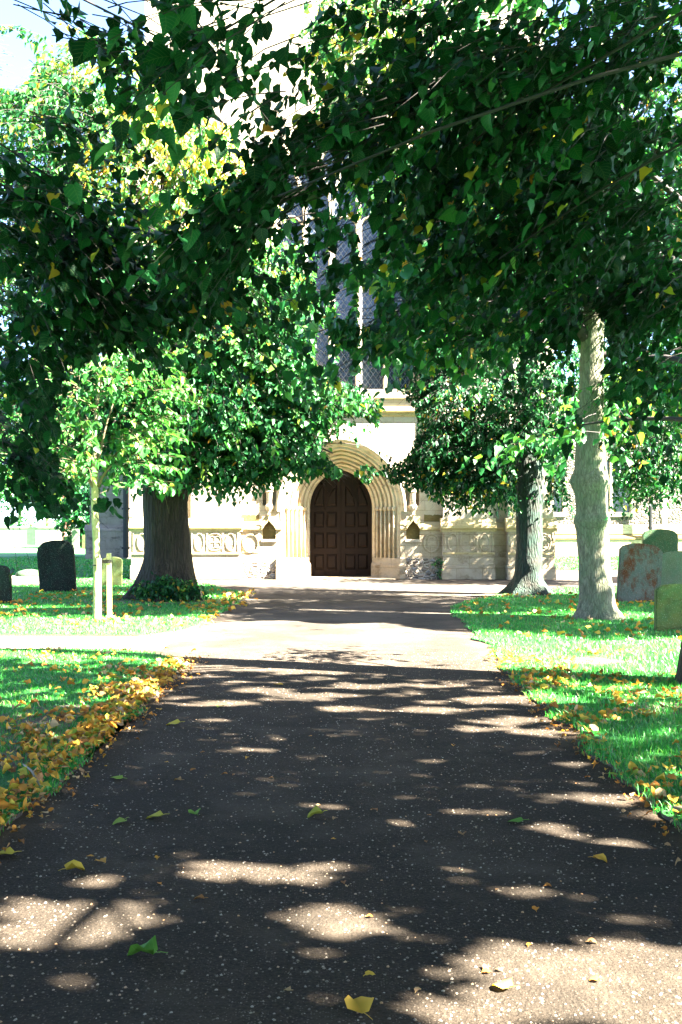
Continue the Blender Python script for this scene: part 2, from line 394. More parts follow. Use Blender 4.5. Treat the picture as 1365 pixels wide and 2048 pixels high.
def open_sky(p, hole=0.995):
    """probability that the canopy has a gap for the sun ray through each point p (N,3)"""
    x = p[:, 0] - KX * p[:, 2]; y = p[:, 1] - KY * p[:, 2]
    pr = np.zeros(len(x))
    w = 0.45 * wav(x, y, 1.1)
    mid = (x > -2.4) & (x < 2.2)
    near = np.where(x < -2.2, 12.3, np.where(x > 2.2, 11.0, 10.8))
    far = np.where(x < -2.2, 17.2 + 0.0 * x, np.where(x > 2.2, 13.6 + 0.15 * np.clip(x - 2.2, 0, 3), 16.4))
    far = np.where((x > 0.8) & (x <= 2.2), 16.4 - (x - 0.8) * 1.8, far)
    lit = (y > near + w) & (y < far + w) & (np.abs(x) < 9)
    pr[lit] = hole
    lit2 = (y > np.where(x < -2.5, 25.6, 22.6) + w) & (y < 36) & (x > -14) & (x < 14) & ~((x > 7.6) & (x < 12.5) & (y > 27.5) & (y < 31))
    pr[lit2] = np.maximum(pr[lit2], hole)
    # transition dapples
    tr = (y > 8.6) & (y <= near + w) & (wav(x * 1.0, y * 1.5, 3.3, 0.7) > 0.22 - (y - 8.6) * 0.12)
    pr[tr] = np.maximum(pr[tr], 0.9)
    fg = (y < 9.5)
    for (hx, hy, rx, ry) in HOLES:
        d = ((x - hx) / (rx * 1.2 + 0.02)) ** 2 + ((y - hy) / (ry + 0.02)) ** 2 + 0.3 * wav(x, y, 9.0)
        pr[d < 1.0] = 1.0
    for (c, r) in LITVOL:                       # keep the sun on the crowns and stems that stand in it
        q = (p - c) / r; d = SUNV / r; dl = np.linalg.norm(d)
        sd = q @ (d / dl); dist = np.sqrt(np.maximum((q * q).sum(1) - sd * sd, 0))
        m = (sd > 0.4) & (dist < 1) & ((q * q).sum(1) > 1.15)
        pr[m] = np.maximum(pr[m], 0.97)
    fl = (y < 9.0) & (wav(x * 0.8, y * 1.2, 5.5, 0.4) > np.where(x > 0.2, 0.29, 0.42) + np.clip(y - 5.5, 0, 3) * 0.06)
    pr[fl] = np.maximum(pr[fl], 0.97)
    # small flecks over the verges
    vg = (y < 11) & (np.abs(x) > 1.9) & (wav(x, y, 4.0, 2.0) > 0.42)
    pr[vg] = np.maximum(pr[vg], 0.9)
    return pr

# ------------------------------------------------------------------ leaf meshes
T_NEAR_V = np.array([(0,0,0),(0,.5,.0),(0,1.08,-.10),(-.22,-.10,.05),(-.50,.12,.14),(-.50,.46,.12),(-.24,.82,.03),(.22,-.10,.05),(.50,.12,.14),(.50,.46,.12),(.24,.82,.03)], float)
T_NEAR_F = [(0,1,4,3),(1,5,4),(1,2,6,5),(0,7,8,1),(1,8,9),(1,9,10,2)]
T_MID_V = np.array([(0,-.02,0),(-.44,.10,.14),(-.36,.62,.06),(0,1.05,-.12),(.36,.62,.06),(.44,.10,.14)], float)
T_MID_F = [(0,3,2,1),(0,5,4,3)]
T_FALL_V = T_NEAR_V * np.array([1, 1, 1.0]) + np.array([(0,0,0),(0,0,.06),(0,0,.02),(0,0,.08),(0,0,.02),(0,0,.14),(0,0,.16),(0,0,.02),(0,0,.16),(0,0,.03),(0,0,.05)])

class Bag:
    def __init__(s): s.V = []; s.L = []; s.T = []; s.Mi = []; s.tint = []; s.uv = []; s.nv = 0
    def add(s, V, faces, n, mat, tint, luv=None):
        """V (n, m, 3) copies of a template with faces"""
        m = V.shape[1]
        base = s.nv + np.arange(n) * m
        loops = np.concatenate([np.array(f) for f in faces])
        s.V.append(V.reshape(-1, 3)); s.nv += n * m
        s.L.append((base[:, None] + loops[None, :]).ravel())
        s.T.append(np.tile([len(f) for f in faces], n))
        s.Mi.append(np.full(n * len(faces), mat)); s.tint.append(np.repeat(tint, len(faces)))
        s.uv.append(np.tile(luv if luv is not None else np.zeros((m, 3)), (n, 1)))
    def build(s, name, mats, parent=None, smooth=True):
        V = np.concatenate(s.V); L = np.concatenate(s.L); T = np.concatenate(s.T)
        me = bpy.data.meshes.new(name)
        me.vertices.add(len(V)); me.vertices.foreach_set('co', V.astype(np.float32).ravel())
        me.loops.add(len(L)); me.loops.foreach_set('vertex_index', L.astype(np.int32))
        me.polygons.add(len(T)); st = np.concatenate([[0], np.cumsum(T)[:-1]])
        me.polygons.foreach_set('loop_start', st.astype(np.int32)); me.polygons.foreach_set('loop_total', T.astype(np.int32))
        me.polygons.foreach_set('material_index', np.concatenate(s.Mi).astype(np.int32))
        me.update(calc_edges=True)
        a = me.attributes.new('tint', 'FLOAT', 'FACE'); a.data.foreach_set('value', np.concatenate(s.tint).astype(np.float32))
        u = me.attributes.new('luv', 'FLOAT_VECTOR', 'POINT'); u.data.foreach_set('vector', np.concatenate(s.uv).astype(np.float32).ravel())
        if smooth: me.polygons.foreach_set('use_smooth', np.ones(len(T), bool))
        me.validate()
        return link(name, me, mats, parent)

def unit(a): return a / np.maximum(np.linalg.norm(a, axis=-1, keepdims=True), 1e-9)

def put_leaves(bag, pos, tip, nrm, size, tint, kind='mid', mat=0):
    tv, tf = (T_NEAR_V, T_NEAR_F) if kind == 'near' else (T_FALL_V, T_NEAR_F) if kind == 'fall' else (T_MID_V, T_MID_F)
    y = unit(tip); x = unit(np.cross(y, nrm)); z = np.cross(x, y)
    n = len(pos)
    s = size[:, None, None]
    curl = RNG.uniform(0.5, 2.2, n)[:, None, None]
    tx = np.repeat(tv[None, :, 0], n, 0); ty = np.repeat(tv[None, :, 1], n, 0); tz = curl[:, :, 0] * tv[None, :, 2]
    wl = RNG.uniform(0.7, 1.12, (n, 1)); wr = RNG.uniform(0.7, 1.12, (n, 1))
    tx = np.where(tx < 0, tx * wl, tx * wr) + RNG.normal(0, 0.16, (n, 1)) * ty ** 2
    tz = tz - RNG.normal(0.12, 0.22, (n, 1)) * ty ** 2 + RNG.normal(0, 0.18, (n, 1)) * tx
    jit = 0.035 if len(tv) > 6 else 0.02
    tx = tx + RNG.normal(0, jit, tx.shape); ty = ty + RNG.normal(0, jit, ty.shape); tz = tz + RNG.normal(0, jit, tz.shape)
    V = pos[:, None, :] + s * (tx[:, :, None] * x[:, None, :] + ty[:, :, None] * y[:, None, :] + tz[:, :, None] * z[:, None, :])
    luv = np.column_stack([tv[:, 0], tv[:, 1], np.zeros(len(tv))])
    bag.add(V, tf, n, mat, tint, luv)

def project(p):
    return CX + p[:, 0] / np.maximum(p[:, 1], 0.3) * F, HOR - (p[:, 2] - H) / np.maximum(p[:, 1], 0.3) * F

# parts of the view that stay clear of each layer of leaves, as ellipses (px, py, rx, ry, nearest, farthest)
CLEAR = []
def clear_mask(p):
    px, py = project(p)
    k = np.ones(len(p), bool)
    for (cx, cy, rx, ry, y0, y1) in CLEAR:
        k &= ~((((px - cx) / rx) ** 2 + ((py - cy) / ry) ** 2 < 1 + 0.25 * wav(px / 40, py / 40, 1.3)) & (p[:, 1] > y0) & (p[:, 1] < y1))
    return k

def spray(bag, c, r, K, bias=(0, 0, 0), L=0.55, step=0.055, leaf=0.08, tint=0.3, tvar=0.13, yellow=0.02, kind='mid', stems=True, masked=True, droop=0.5, hang=0.6, shell=0.0, flat=0.7, hole=1.0, clear=True):
    """K leafy twigs spread through the ellipsoid c +- r"""
    c = np.array(c); r = np.array(r); bias = np.array(bias, float)
    d = unit(RNG.normal(size=(K, 3)))
    rad = RNG.uniform(shell ** 3, 1, K) ** (1 / 3)
    S = c + d * rad[:, None] * r
    D = unit(d * np.array([0.6, 0.6, 0.25]) + bias + RNG.normal(size=(K, 3)) * 0.35)
    D[:, 2] *= 0.6; D = unit(D)
    Ls = L * RNG.uniform(0.6, 1.3, K)
    m = max(3, int(L / step))
    t = (np.arange(m) + 0.5) / m
    dn = np.array([0, 0, -1.0])
    dr = droop * RNG.uniform(0.5, 1.5, K)
    def at(tt): return S[:, None, :] + Ls[:, None, None] * (D[:, None, :] * tt[None, :, None] + dr[:, None, None] * dn * (tt[None, :, None] ** 2) * 0.5)
    Q = at(t)
    tan = unit(D[:, None, :] + dr[:, None, None] * dn * t[None, :, None])
    side = unit(np.cross(tan, np.array([0, 0, 1.0]) + RNG.normal(size=(K, 1, 3)) * 0.35))
    sg = np.where(np.arange(m) % 2 == 0, 1.0, -1.0)[None, :, None]
    tip = unit(side * sg * 0.9 + tan * 0.55 + dn * hang + RNG.normal(size=Q.shape) * 0.28)
    up = unit(np.array([0, 0, 1.0]) * flat + RNG.normal(size=Q.shape) * (0.5 if kind == 'near' else 0.42) + np.cross(side, tan) * 0.3)
    pos = Q + tip * leaf * 0.35
    N = K * m
    pos = pos.reshape(N, 3); tip = tip.reshape(N, 3); up = up.reshape(N, 3)
    tw_t = np.repeat(RNG.normal(0, tvar, K), m)
    ti = tint + tw_t + RNG.normal(0, tvar * 0.6, N)
    yl = RNG.random(N) < yellow
    ti[yl] = RNG.uniform(0.7, 1.0, yl.sum())
    ti = np.clip(ti, 0.0, 1.0)
    sz = leaf * np.clip(RNG.normal(0.9, 0.24, N), .4, 1.6)
    keep = clear_mask(pos) if clear else np.ones(N, bool)
    if masked: keep &= RNG.random(N) > open_sky(pos) * hole
    put_leaves(bag, pos[keep], tip[keep], up[keep], sz[keep], ti[keep], kind)
    if stems:
        ts = np.linspace(-0.25, 1.0, 5); R_ = at(ts)
        ks = keep.reshape(K, m).mean(1) > 0.6
        R_ = R_[ks]; tn = unit(np.gradient(R_, axis=1))
        a = unit(np.cross(tn, np.array([0.1, 0.2, 1.0]))); b2 = np.cross(tn, a)
        rr = (0.0035 * leaf / 0.08) * np.linspace(1.3, 0.5, 5)[None, :, None]
        ring = np.stack([R_ + rr * (a * math.cos(q) + b2 * math.sin(q)) for q in (0, 2.094, 4.189)], 2)
        V = ring.reshape(len(R_), 15, 3)
        fs = [(i*3+k, i*3+(k+1) % 3, i*3+3+(k+1) % 3, i*3+3+k) for i in range(4) for k in range(3)]
        bag.add(V, fs, len(R_), 1, np.zeros(len(R_)))

def pip(x, y, poly):
    ins = np.zeros(len(x), bool); n = len(poly)
    for i in range(n):
        x1, y1 = poly[i]; x2, y2 = poly[(i + 1) % n]
        c = ((y1 > y) != (y2 > y))
        xi = (x2 - x1) * (y - y1) / ((y2 - y1) if abs(y2 - y1) > 1e-9 else 1e-9) + x1
        ins ^= c & (x < xi)
    return ins

# ------------------------------------------------------------------ ground, paths and lawns
def densify(poly, step=0.35, wob=0.05, lim=40):
    out = []
    n = len(poly)
    for i in range(n):
        a = np.array(poly[i], float); b_ = np.array(poly[(i+1) % n], float)
        d = np.linalg.norm(b_ - a); k = max(1, int(d / step)) if (abs(a[0]) < 15 and abs(b_[0]) < 15 and d < lim) else 1
        nn = np.array([-(b_ - a)[1], (b_ - a)[0]]) / max(d, 1e-6)
        for j in range(k):
            p = a + (b_ - a) * j / k
            if k > 1 and j > 0: p = p + nn * wob * (mnoise.noise(Vector((p[0] * 1.6, p[1] * 1.6, 0.3))) * 2.0 + mnoise.noise(Vector((p[0] * 5, p[1] * 5, 3))) )
            out.append((p[0], p[1]))
    return out

bm = bmesh.new()
s = 600
bmesh.ops.create_grid(bm, x_segments=24, y_segments=24, size=s)
for v in bm.verts: v.co.z = -0.06
tag(obj('ground', bm, M['grass_far']), kind='structure')

def sheet(name, poly, z, mat, skirt=0.0, kind='structure'):
    bm = bmesh.new(); mats = [mat, M['soil']] if skirt else mat
    vs = [bm.verts.new((x, y, z)) for x, y in poly]
    f = bm.faces.new(vs)
    bmesh.ops.triangulate(bm, faces=[f])
    if skirt:
        lo = [bm.verts.new((x, y, z - skirt)) for x, y in poly]
        n = len(vs)
        for i in range(n): bm.faces.new((vs[i], lo[i], lo[(i+1) % n], vs[(i+1) % n])).material_index = 1
    return tag(obj(name, bm, mats), kind=kind)

path_poly = [(-2.6, -8), (2.6, -8), (2.7, 17), (5, 22), (12, 25.5), (45, 25.5), (45, 35.2), (6.4, 35.2), (6.4, 30.6), (-6.6, 30.6), (-7.6, 29.5), (-3.2, 23), (-2.7, 20)]
sheet('path', path_poly, 0.0, M['tarmac'])
sheet('side_path', [(-2.3, 12.75), (-2.3, 14.35), (-30, 14.9), (-30, 13.1)], 0.004, M['sidepath'])
LZ = 0.022
L_NEAR = densify([(-1.82, -8), (-1.78, 5.2), (-1.75, 9.2), (-1.82, 10.8), (-2.0, 12.0), (-2.7, 12.75), (-30, 13.1), (-30, -8)], wob=0.085, step=0.16)
L_MID = densify([(-2.9, 14.35), (-2.35, 15.2), (-2.2, 17.5), (-2.1, 21.5), (-2.25, 23.2), (-2.9, 24.8), (-3.6, 27), (-6.3, 29), (-6.9, 33), (-6.9, 50), (-45, 50), (-45, 14.9), (-30, 14.9)], wob=0.06)
R_NEAR = densify([(1.82, -8), (1.80, 5.3), (1.75, 9.2), (1.9, 12), (1.98, 15), (2.0, 18), (2.2, 19.6), (2.9, 21.4), (3.9, 23.2), (5.5, 25.2), (9.2, 26.9), (45, 27.2), (45, -8)], wob=0.08, step=0.16)
R_FAR = densify([(6.9, 35.2), (45, 35.2), (45, 60), (6.9, 60)], wob=0.05)
sheet('lawn', L_NEAR, LZ, M['lawn'], 0.08)
sheet('lawn', L_MID, LZ, M['lawn'], 0.08)
sheet('lawn', R_NEAR, LZ, M['lawn'], 0.08)
sheet('lawn', R_FAR, LZ, M['lawn'], 0.08)
# bare soil showing at the feet of the trees and along the kerbless edges
def soil_patch(cx, cy, rx, ry, z=LZ + 0.004):
    sheet('soil', [(cx + rx * (1 + 0.25 * math.sin(3*t + cx)) * math.cos(t), cy + ry * (1 + 0.2 * math.sin(2*t + cy)) * math.sin(t)) for t in np.linspace(0, 2*PI, 26)[:-1]], z, M['soil'])
soil_patch(3.9, 8.6, 1.3, 0.5); soil_patch(-3.7, 20.9, 1.5, 1.0); soil_patch(-2.5, 7.5, 0.5, 1.5); soil_patch(2.9, 11.6, 0.4, 0.25); soil_patch(3.7, 22.4, 0.8, 0.5)

# grass blades
def blades(zones, name, label):
    bag = Bag()
    for (poly, x0, x1, y0, y1, dens, hgt, wid) in zones:
        n = int((x1 - x0) * (y1 - y0) * dens)
        x = RNG.uniform(x0, x1, n); y = RNG.uniform(y0, y1, n)
        inside = pip(x, y, poly) | pip(x + 0.05, y, poly) & (RNG.random(n) < .5) | pip(x - 0.05, y, poly) & (RNG.random(n) < .5)
        k = inside & (np.abs(x) < 0.345 * y + 0.6)
        patch = wav(x, y, 2.2, 1.0) + RNG.normal(0, 0.3, n)
        k &= patch > -0.75
        for (sx, sy, sr) in ((2.9, 11.6, 0.35), (3.9, 8.4, 0.8), (-2.35, 8, 0.25), (-2.2, 6.2, 0.3)):
            k &= ((x - sx) ** 2 + (y - sy) ** 2 > sr * sr) | (RNG.random(n) < 0.25)
        x = x[k]; y = y[k]; n = len(x)
        th = RNG.uniform(0, 2 * PI, n); h = hgt * RNG.uniform(0.5, 1.5, n) * (1 + 0.35 * wav(x, y, 2.7)); w = wid * RNG.uniform(0.7, 1.3, n)
        lean = RNG.normal(0, 0.45, (n, 2)) * h[:, None]
        b0 = np.column_stack([x, y, np.full(n, LZ - 0.003)])
        wv = np.column_stack([np.cos(th), np.sin(th), np.zeros(n)]) * w[:, None]
        mid = b0 + np.column_stack([lean[:, 0] * 0.35, lean[:, 1] * 0.35, h * 0.6]); top = b0 + np.column_stack([lean[:, 0], lean[:, 1], h])
        V = np.stack([b0 - wv, b0 + wv, mid + wv * 0.8, top, mid - wv * 0.8], 1)
        ti = np.clip(RNG.normal(0.45, 0.25, n) + 0.2 * wav(x, y, 1.0), 0, 0.93); dead = RNG.random(n) < 0.05; ti[dead] = 1.0
        bag.add(V, [(0, 1, 2, 4), (4, 2, 3)], n, 0, ti)
    o = bag.build(name, [M['blade']], None, smooth=False)
    tag(o, label, 'grass', kind='stuff')
zl = [(L_NEAR, -4.6, -1.6, 4.8, 8.5, 2600, 0.035, 0.0022), (L_NEAR, -5.2, -1.6, 8.5, 12.9, 1500, 0.034, 0.0032), (L_MID, -7.5, -2.0, 14, 20, 700, 0.034, 0.005), (L_MID, -11, -2.0, 20, 30, 330, 0.034, 0.008), (L_MID, -16, -5, 30, 50, 60, 0.05, 0.02)]
zr = [(R_NEAR, 1.6, 4.6, 4.6, 8.5, 2600, 0.045, 0.0024), (R_NEAR, 1.6, 5.4, 8.5, 13, 1500, 0.042, 0.0034), (R_NEAR, 1.8, 8.5, 13, 20, 700, 0.036, 0.005), (R_NEAR, 2, 10, 20, 28, 330, 0.034, 0.008), (R_FAR, 6.9, 20, 35.2, 50, 60, 0.05, 0.02)]
blades(zl, 'grass', 'short green grass of the left lawns beside the tarmac path')
blades(zr, 'grass', 'short green grass of the right lawns beside the tarmac path')

# loose grit on the tarmac
n = 9000
y = 2.6 + 10 * RNG.random(n) ** 1.6; x = RNG.uniform(-1.85, 1.85, n)
a = RNG.uniform(0, 2 * PI, n); sz = RNG.uniform(0.002, 0.0065, n)
bag = Bag()
t4 = np.array([(-1, -.6, 0), (.9, -.8, 0), (1, .7, 0), (-.7, .9, 0), (-.5, -.2, .7), (.4, -.3, .8), (.3, .4, .6)], float)
ca, sa = np.cos(a), np.sin(a)
X = t4[None, :, 0] * ca[:, None] - t4[None, :, 1] * sa[:, None]; Yv = t4[None, :, 0] * sa[:, None] + t4[None, :, 1] * ca[:, None]
V = np.stack([x[:, None] + X * sz[:, None], y[:, None] + Yv * sz[:, None], np.repeat(t4[None, :, 2], n, 0) * sz[:, None]], 2)
bag.add(V, [(0, 1, 5, 4), (1, 2, 6, 5), (2, 3, 6), (3, 0, 4, 6), (4, 5, 6)], n, 0, RNG.random(n))
tag(bag.build('grit', [M['chip']], None, smooth=False), 'pale grit and bark crumbs scattered over the tarmac path', 'grit', kind='stuff')

# fallen leaves drifted on the verges
def litter(name, label, pts, size=(0.03, 0.072), tint=(0.60, 0.26), z=LZ + 0.012):
    n = len(pts)
    tip = np.column_stack([RNG.normal(size=n), RNG.normal(size=n), RNG.normal(0, 0.28, n)])
    up = unit(np.column_stack([RNG.normal(0, 0.4, n), RNG.normal(0, 0.4, n), np.ones(n)]))
    pos = np.column_stack([pts, z + RNG.uniform(0, 0.025, n)])
    bag = Bag()
    put_leaves(bag, pos, tip, up, RNG.uniform(*size, n), np.clip(RNG.normal(tint[0], tint[1], n), 0, 1), 'fall')
    tag(bag.build(name, [M['leaf_fallen']]), label, 'fallen leaves', kind='stuff')
n = 2300
t = RNG.random(n)
y = 4.9 + 6.6 * RNG.random(n); off = np.abs(RNG.normal(0, 1, n)) * (0.30 + 0.5 * np.clip((8.3 - y) / 3, 0, 1))
x = -1.74 - off * 1.35
k = ((wav(x, y, 2.6, 0.5) > -0.12) | (off < 0.22)) & (RNG.random(n) < np.clip(1.15 - np.abs(y - 7.2) * 0.16, 0.15, 1) * np.exp(-off * 0.75)) & (x > -4.2)
pl = np.column_stack([x, y])[k]
ys = RNG.uniform(5, 12.6, 800); xs = -1.8 - 3.0 * RNG.random(800) ** 1.2
kk = wav(xs, ys, 1.6) > 0.0
pl = np.concatenate([pl, np.column_stack([xs, ys])[kk]])
litter('leaf_litter', 'drift of yellow and orange fallen leaves along the left edge of the path', pl)
ys = RNG.uniform(4.8, 12.4, 1500); off = np.abs(RNG.normal(0, 0.9, 1500)); xs = 1.78 + off
kk = (wav(xs, ys, 1.5, 0.6) > -0.1) & (RNG.random(1500) < 0.8)
litter('leaf_litter', 'yellow fallen leaves scattered in the right verge beside the path', np.column_stack([xs, ys])[kk])
xs = np.concatenate([RNG.uniform(-7, -2.1, 330), RNG.normal(-2.35, 0.22, 90)]); ys = np.concatenate([RNG.uniform(15, 24, 330), RNG.uniform(18, 23, 90)])
litter('leaf_litter', 'thinly scattered fallen leaves around the foot of the big left tree', np.column_stack([xs, ys]), size=(0.06, 0.11))
xs = RNG.uniform(2.2, 7.5, 300); ys = RNG.uniform(13.3, 23, 300); kk = pip(xs, ys, R_NEAR)
litter('leaf_litter', 'thinly scattered fallen leaves between the two right tree trunks', np.column_stack([xs, ys])[kk], size=(0.06, 0.11))
xs = np.concatenate([RNG.normal(-1.78, 0.10, 700), RNG.normal(1.78, 0.09, 400)]); ys = RNG.uniform(4.4, 12, 1100)
litter('leaf_crumbs', 'brown crumbled leaf fragments along both path edges', np.column_stack([xs, ys]), size=(0.015, 0.04), tint=(0.8, 0.15), z=0.008)

# single leaves lying on the tarmac
def fallen_leaf(px, py, size, tint, label, curl=1.0, group=None, rz=None):
    g = G(px, py)
    bm = bmesh.new()
    rz = random.uniform(0, 6.28) if rz is None else rz
    V = T_FALL_V.copy(); size *= 0.85; V[:, 2] = V[:, 2] * curl * 0.75 + 0.03
    V[:, 1] -= 0.5
    vs = [bm.verts.new((v[0] * size, v[1] * size, v[2] * size)) for v in V]
    for f in T_NEAR_F: bm.faces.new([vs[i] for i in f])
    p0 = Vector((0, -0.5 * size, 0.1 * size))
    add_tube(bm, [p0, p0 + Vector((0.1 * size, -0.25 * size, 0.02 * size)), p0 + Vector((0.22 * size, -0.5 * size, -0.04 * size))], [0.0016, 0.0014, 0.001], 4)
    me = bpy.data.meshes.new('fallen_leaf'); bm.to_mesh(me); bm.free()
    a = me.attributes.new('tint', 'FLOAT', 'FACE'); a.data.foreach_set('value', np.full(len(me.polygons), tint, np.float32))
    u = me.attributes.new('luv', 'FLOAT_VECTOR', 'POINT')
    uv = np.zeros((len(me.vertices), 3), np.float32); uv[:11, 0] = T_FALL_V[:, 0]; uv[:11, 1] = T_FALL_V[:, 1]; u.data.foreach_set('vector', uv.ravel())
    for p in me.polygons: p.use_smooth = True
    o = link('fallen_leaf', me, M['leaf_fallen']); o.location = (g.x, g.y, 0.004); o.rotation_euler = (random.uniform(-.15, .15), random.uniform(-.15, .15), rz)
    return tag(o, label, 'leaf', group or 'single fallen leaves on the tarmac')
for args in [
    (630, 1633, 0.105, 0.18, 'curled yellow-green leaf standing up in the middle of the shaded tarmac', 1.9),
    (308, 1637, 0.10, 0.25, 'pale yellow-green leaf with its stalk pointing right, left of the path middle', 1.2, None, 1.6),
    (238, 1647, 0.085, 0.08, 'small green leaf lying flat just left of a pale yellow-green leaf', 0.8),
    (390, 1628, 0.08, 0.02, 'crumpled blue-green leaf, right neighbour of the pale yellow-green leaf', 1.9),
    (1030, 1645, 0.09, 0.0, 'bright green leaf lying flat on the right half of the tarmac', 0.7, None, 1.2),
    (152, 1742, 0.10, 0.36, 'pale yellow leaf folded like a tent at the left above the big sun patch', 2.2),
    (205, 1725, 0.06, 0.6, 'small buff leaf right of the folded pale yellow leaf', 1.5),
    (282, 1912, 0.115, 0.0, 'dark green rolled leaf on the shaded tarmac at the lower left', 2.6, None, 1.4),
    (716, 2015, 0.11, 0.45, 'cream-yellow leaf at the bottom edge of the picture near the middle', 1.9),
    (1003, 1976, 0.08, 0.35, 'yellow leaf in the large sun patch at the lower right', 1.2),
    (742, 1952, 0.04, 0.4, 'tiny yellow leaf above the cream-yellow leaf at the bottom', 1.2),
    (1202, 1722, 0.07, 0.5, 'small tan leaf left of the sun patch at the right edge', 2.0),
    (345, 1450, 0.12, 0.3, 'yellow leaf near the left verge on the dark tarmac', 1.0, None, 1.5),
    (232, 1558, 0.085, 0.05, 'dull green leaf at the foot of the left leaf drift', 0.8),
    (8, 1712, 0.10, 0.28, 'yellow-green leaf cut off by the left edge of the picture', 1.2),
    (398, 1800, 0.05, 0.85, 'small brown twiggy leaf beside the sun patch left of centre', 1.5),
    (355, 1562, 0.05, 0.93, 'small dark brown curled leaf on the shaded tarmac', 2.2),
    (388, 1541, 0.045, 0.8, 'small bright orange leaf on the shaded tarmac left of the middle', 1.2),
    (925, 1670, 0.05, 0.9, 'thin brown curled leaf in the shade below right of the path middle', 2.0),
    (1230, 1551, 0.075, 0.1, 'green leaf where the right verge meets the shaded tarmac', 0.7),
    (1238, 1562, 0.055, 0.72, 'orange leaf just below the green leaf at the right verge', 0.9),
    (320, 1420, 0.07, 0.5, 'yellow leaf lying just off the leaf drift at the left', 1.0),
    (560, 1370, 0.08, 0.5, 'small yellow leaf at the edge of the sunlit band in mid path', 0.8),
    (440, 1415, 0.09, 0.2, 'green-yellow leaf among the thin sun streaks left of the middle', 0.8)]:
    fallen_leaf(*args)
gl = 'tiny brown or buff leaf fragment lying loose on the shaded tarmac'
for i in range(40):
    y = random.uniform(1400, 2000); x = random.uniform(0.12, 0.88) * 1365
    g = G(x, y)
    if abs(g.x) > 1.6: continue
    fallen_leaf(x, y, random.uniform(0.02, 0.038), random.uniform(0.55, 1.0), gl, random.uniform(1, 2.4), 'tiny leaf fragments on the tarmac')
# sticks
def stick(pts, r, label):
    bm = bmesh.new(); add_tube(bm, pts, [r, r * 1.1, r * 0.8, r * 0.4][:len(pts)], 6, jit=0.3)
    tag(obj('stick', bm, M['twig_young'], smooth=True), label, 'stick')
a = G(48, 1530, 0.07); b_ = G(80, 1562, 0.06)
stick([a, (a + b_) / 2 + Vector((0, 0, .012)), b_ + Vector((0.03, -0.1, 0))], 0.007, 'grey bare stick lying in the leaf drift at the left')
a = G(1345, 1620, 0.04); stick([a, a + Vector((.07, -.03, .01)), a + Vector((0.16, -0.09, 0))], 0.02, 'short thick brown stick at the right edge of the path')

# ------------------------------------------------------------------ church
def arch_c(w, rise):
    R = (w * w + rise * rise) / (2 * w)
    return R, w - R
def arch_top(x, w, zs, rise):
    R, c = arch_c(w, rise); a = min(abs(x), w)
    return zs + math.sqrt(max(R * R - (a - c) ** 2, 0))
def arch_pts(w, zs, rise, z0, n=14):
    R, c = arch_c(w, rise)
    ta = math.atan2(rise, -c)
    r = [(w, z0)] + [(c + R * math.cos(ta * i / n), zs + R * math.sin(ta * i / n)) for i in range(n + 1)]
    r[-1] = (0.0, zs + rise)
    return [(-x, z) for x, z in r[:-1]] + [r[-1]] + r[:-1][::-1]

def wall_open(bm, x0, x1, z0, z1, y, ops, depth=0.0):
    """wall face in the XZ plane with openings (cx, w, bottom, topfn)"""
    xs = {x0, x1}
    for (cx, w, bot, top) in ops:
        for i in range(29): xs.add(cx - w * math.cos(PI * i / 28))
    xs = sorted(xs)
    for a, b_ in zip(xs[:-1], xs[1:]):
        if b_ - a < 1e-6: continue
        m = (a + b_) / 2
        la, lb = z0, z0
        iv = sorted([(bot, cx, w, top) for (cx, w, bot, top) in ops if abs(m - cx) < w])
        for (bot, cx, w, top) in iv:
            if bot > la + 1e-6: bm.faces.new([bm.verts.new(v) for v in ((a, y, la), (b_, y, lb), (b_, y, bot), (a, y, bot))])
            la, lb = top(a - cx), top(b_ - cx)
        bm.faces.new([bm.verts.new(v) for v in ((a, y, la), (b_, y, lb), (b_, y, z1), (a, y, z1))])

def loft_arch(bm, rings):
    """rings: list of (w, zs, rise, z0, y, cx)"""
    prev = None
    for (w, zs, rise, z0, y, cx) in rings:
        cur = [bm.verts.new((x + cx, y, z)) for x, z in arch_pts(w, zs, rise, z0)]
        if prev:
            for i in range(len(cur) - 1): bm.faces.new((prev[i], prev[i+1], cur[i+1], cur[i]))
        prev = cur

YF = 29.6
church = thing('church', 'pale stone church with tall traceried window over an arched oak door at the path end', 'church', (0, YF, 0))
def cobj(name, bm, mat, parent=None, smooth=False):
    """church part built in world metres, parented to the church"""
    o = obj(name, bm, mat, None, smooth)
    par = parent or church
    me = o.data
    me.transform(__import__('mathutils').Matrix.Translation((0, -YF, 0)))
    o.parent = par
    return o
DW, DZS, DR = 0.95, 2.13, 1.16
DO = 0.80                                             # how far the moulded orders splay
WX, WW, WZ0, WZS, WR = 0.12, 2.02, 5.62, 10.7, 3.45
def niche_top(x): return 1.72 + 0.0 * x
dtop = lambda x: arch_top(x, DW + DO, DZS - 0.05, DR + DO - 0.02)
wtop = lambda x: arch_top(x, WW + 0.25, WZS, WR + 0.28)
# colonnette recesses and ogee niches either side of the doorway
NX = 2.12
slot = lambda x: 2.95 + 0.0 * x
def ogee(x, w=0.20, z=1.50, h=0.26):
    t = 1 - min(abs(x) / w, 1); return z + h * (0.75 * t ** 0.6 + 0.25 * t ** 3)
bm = bmesh.new()
wall_open(bm, -5.8, 6.0, 1.62, 22, YF, [(0, DW + DO, 1.62, dtop), (WX, WW + 0.25, WZ0, wtop), (-NX, 0.2, 2.18, slot), (NX, 0.2, 2.18, slot)])
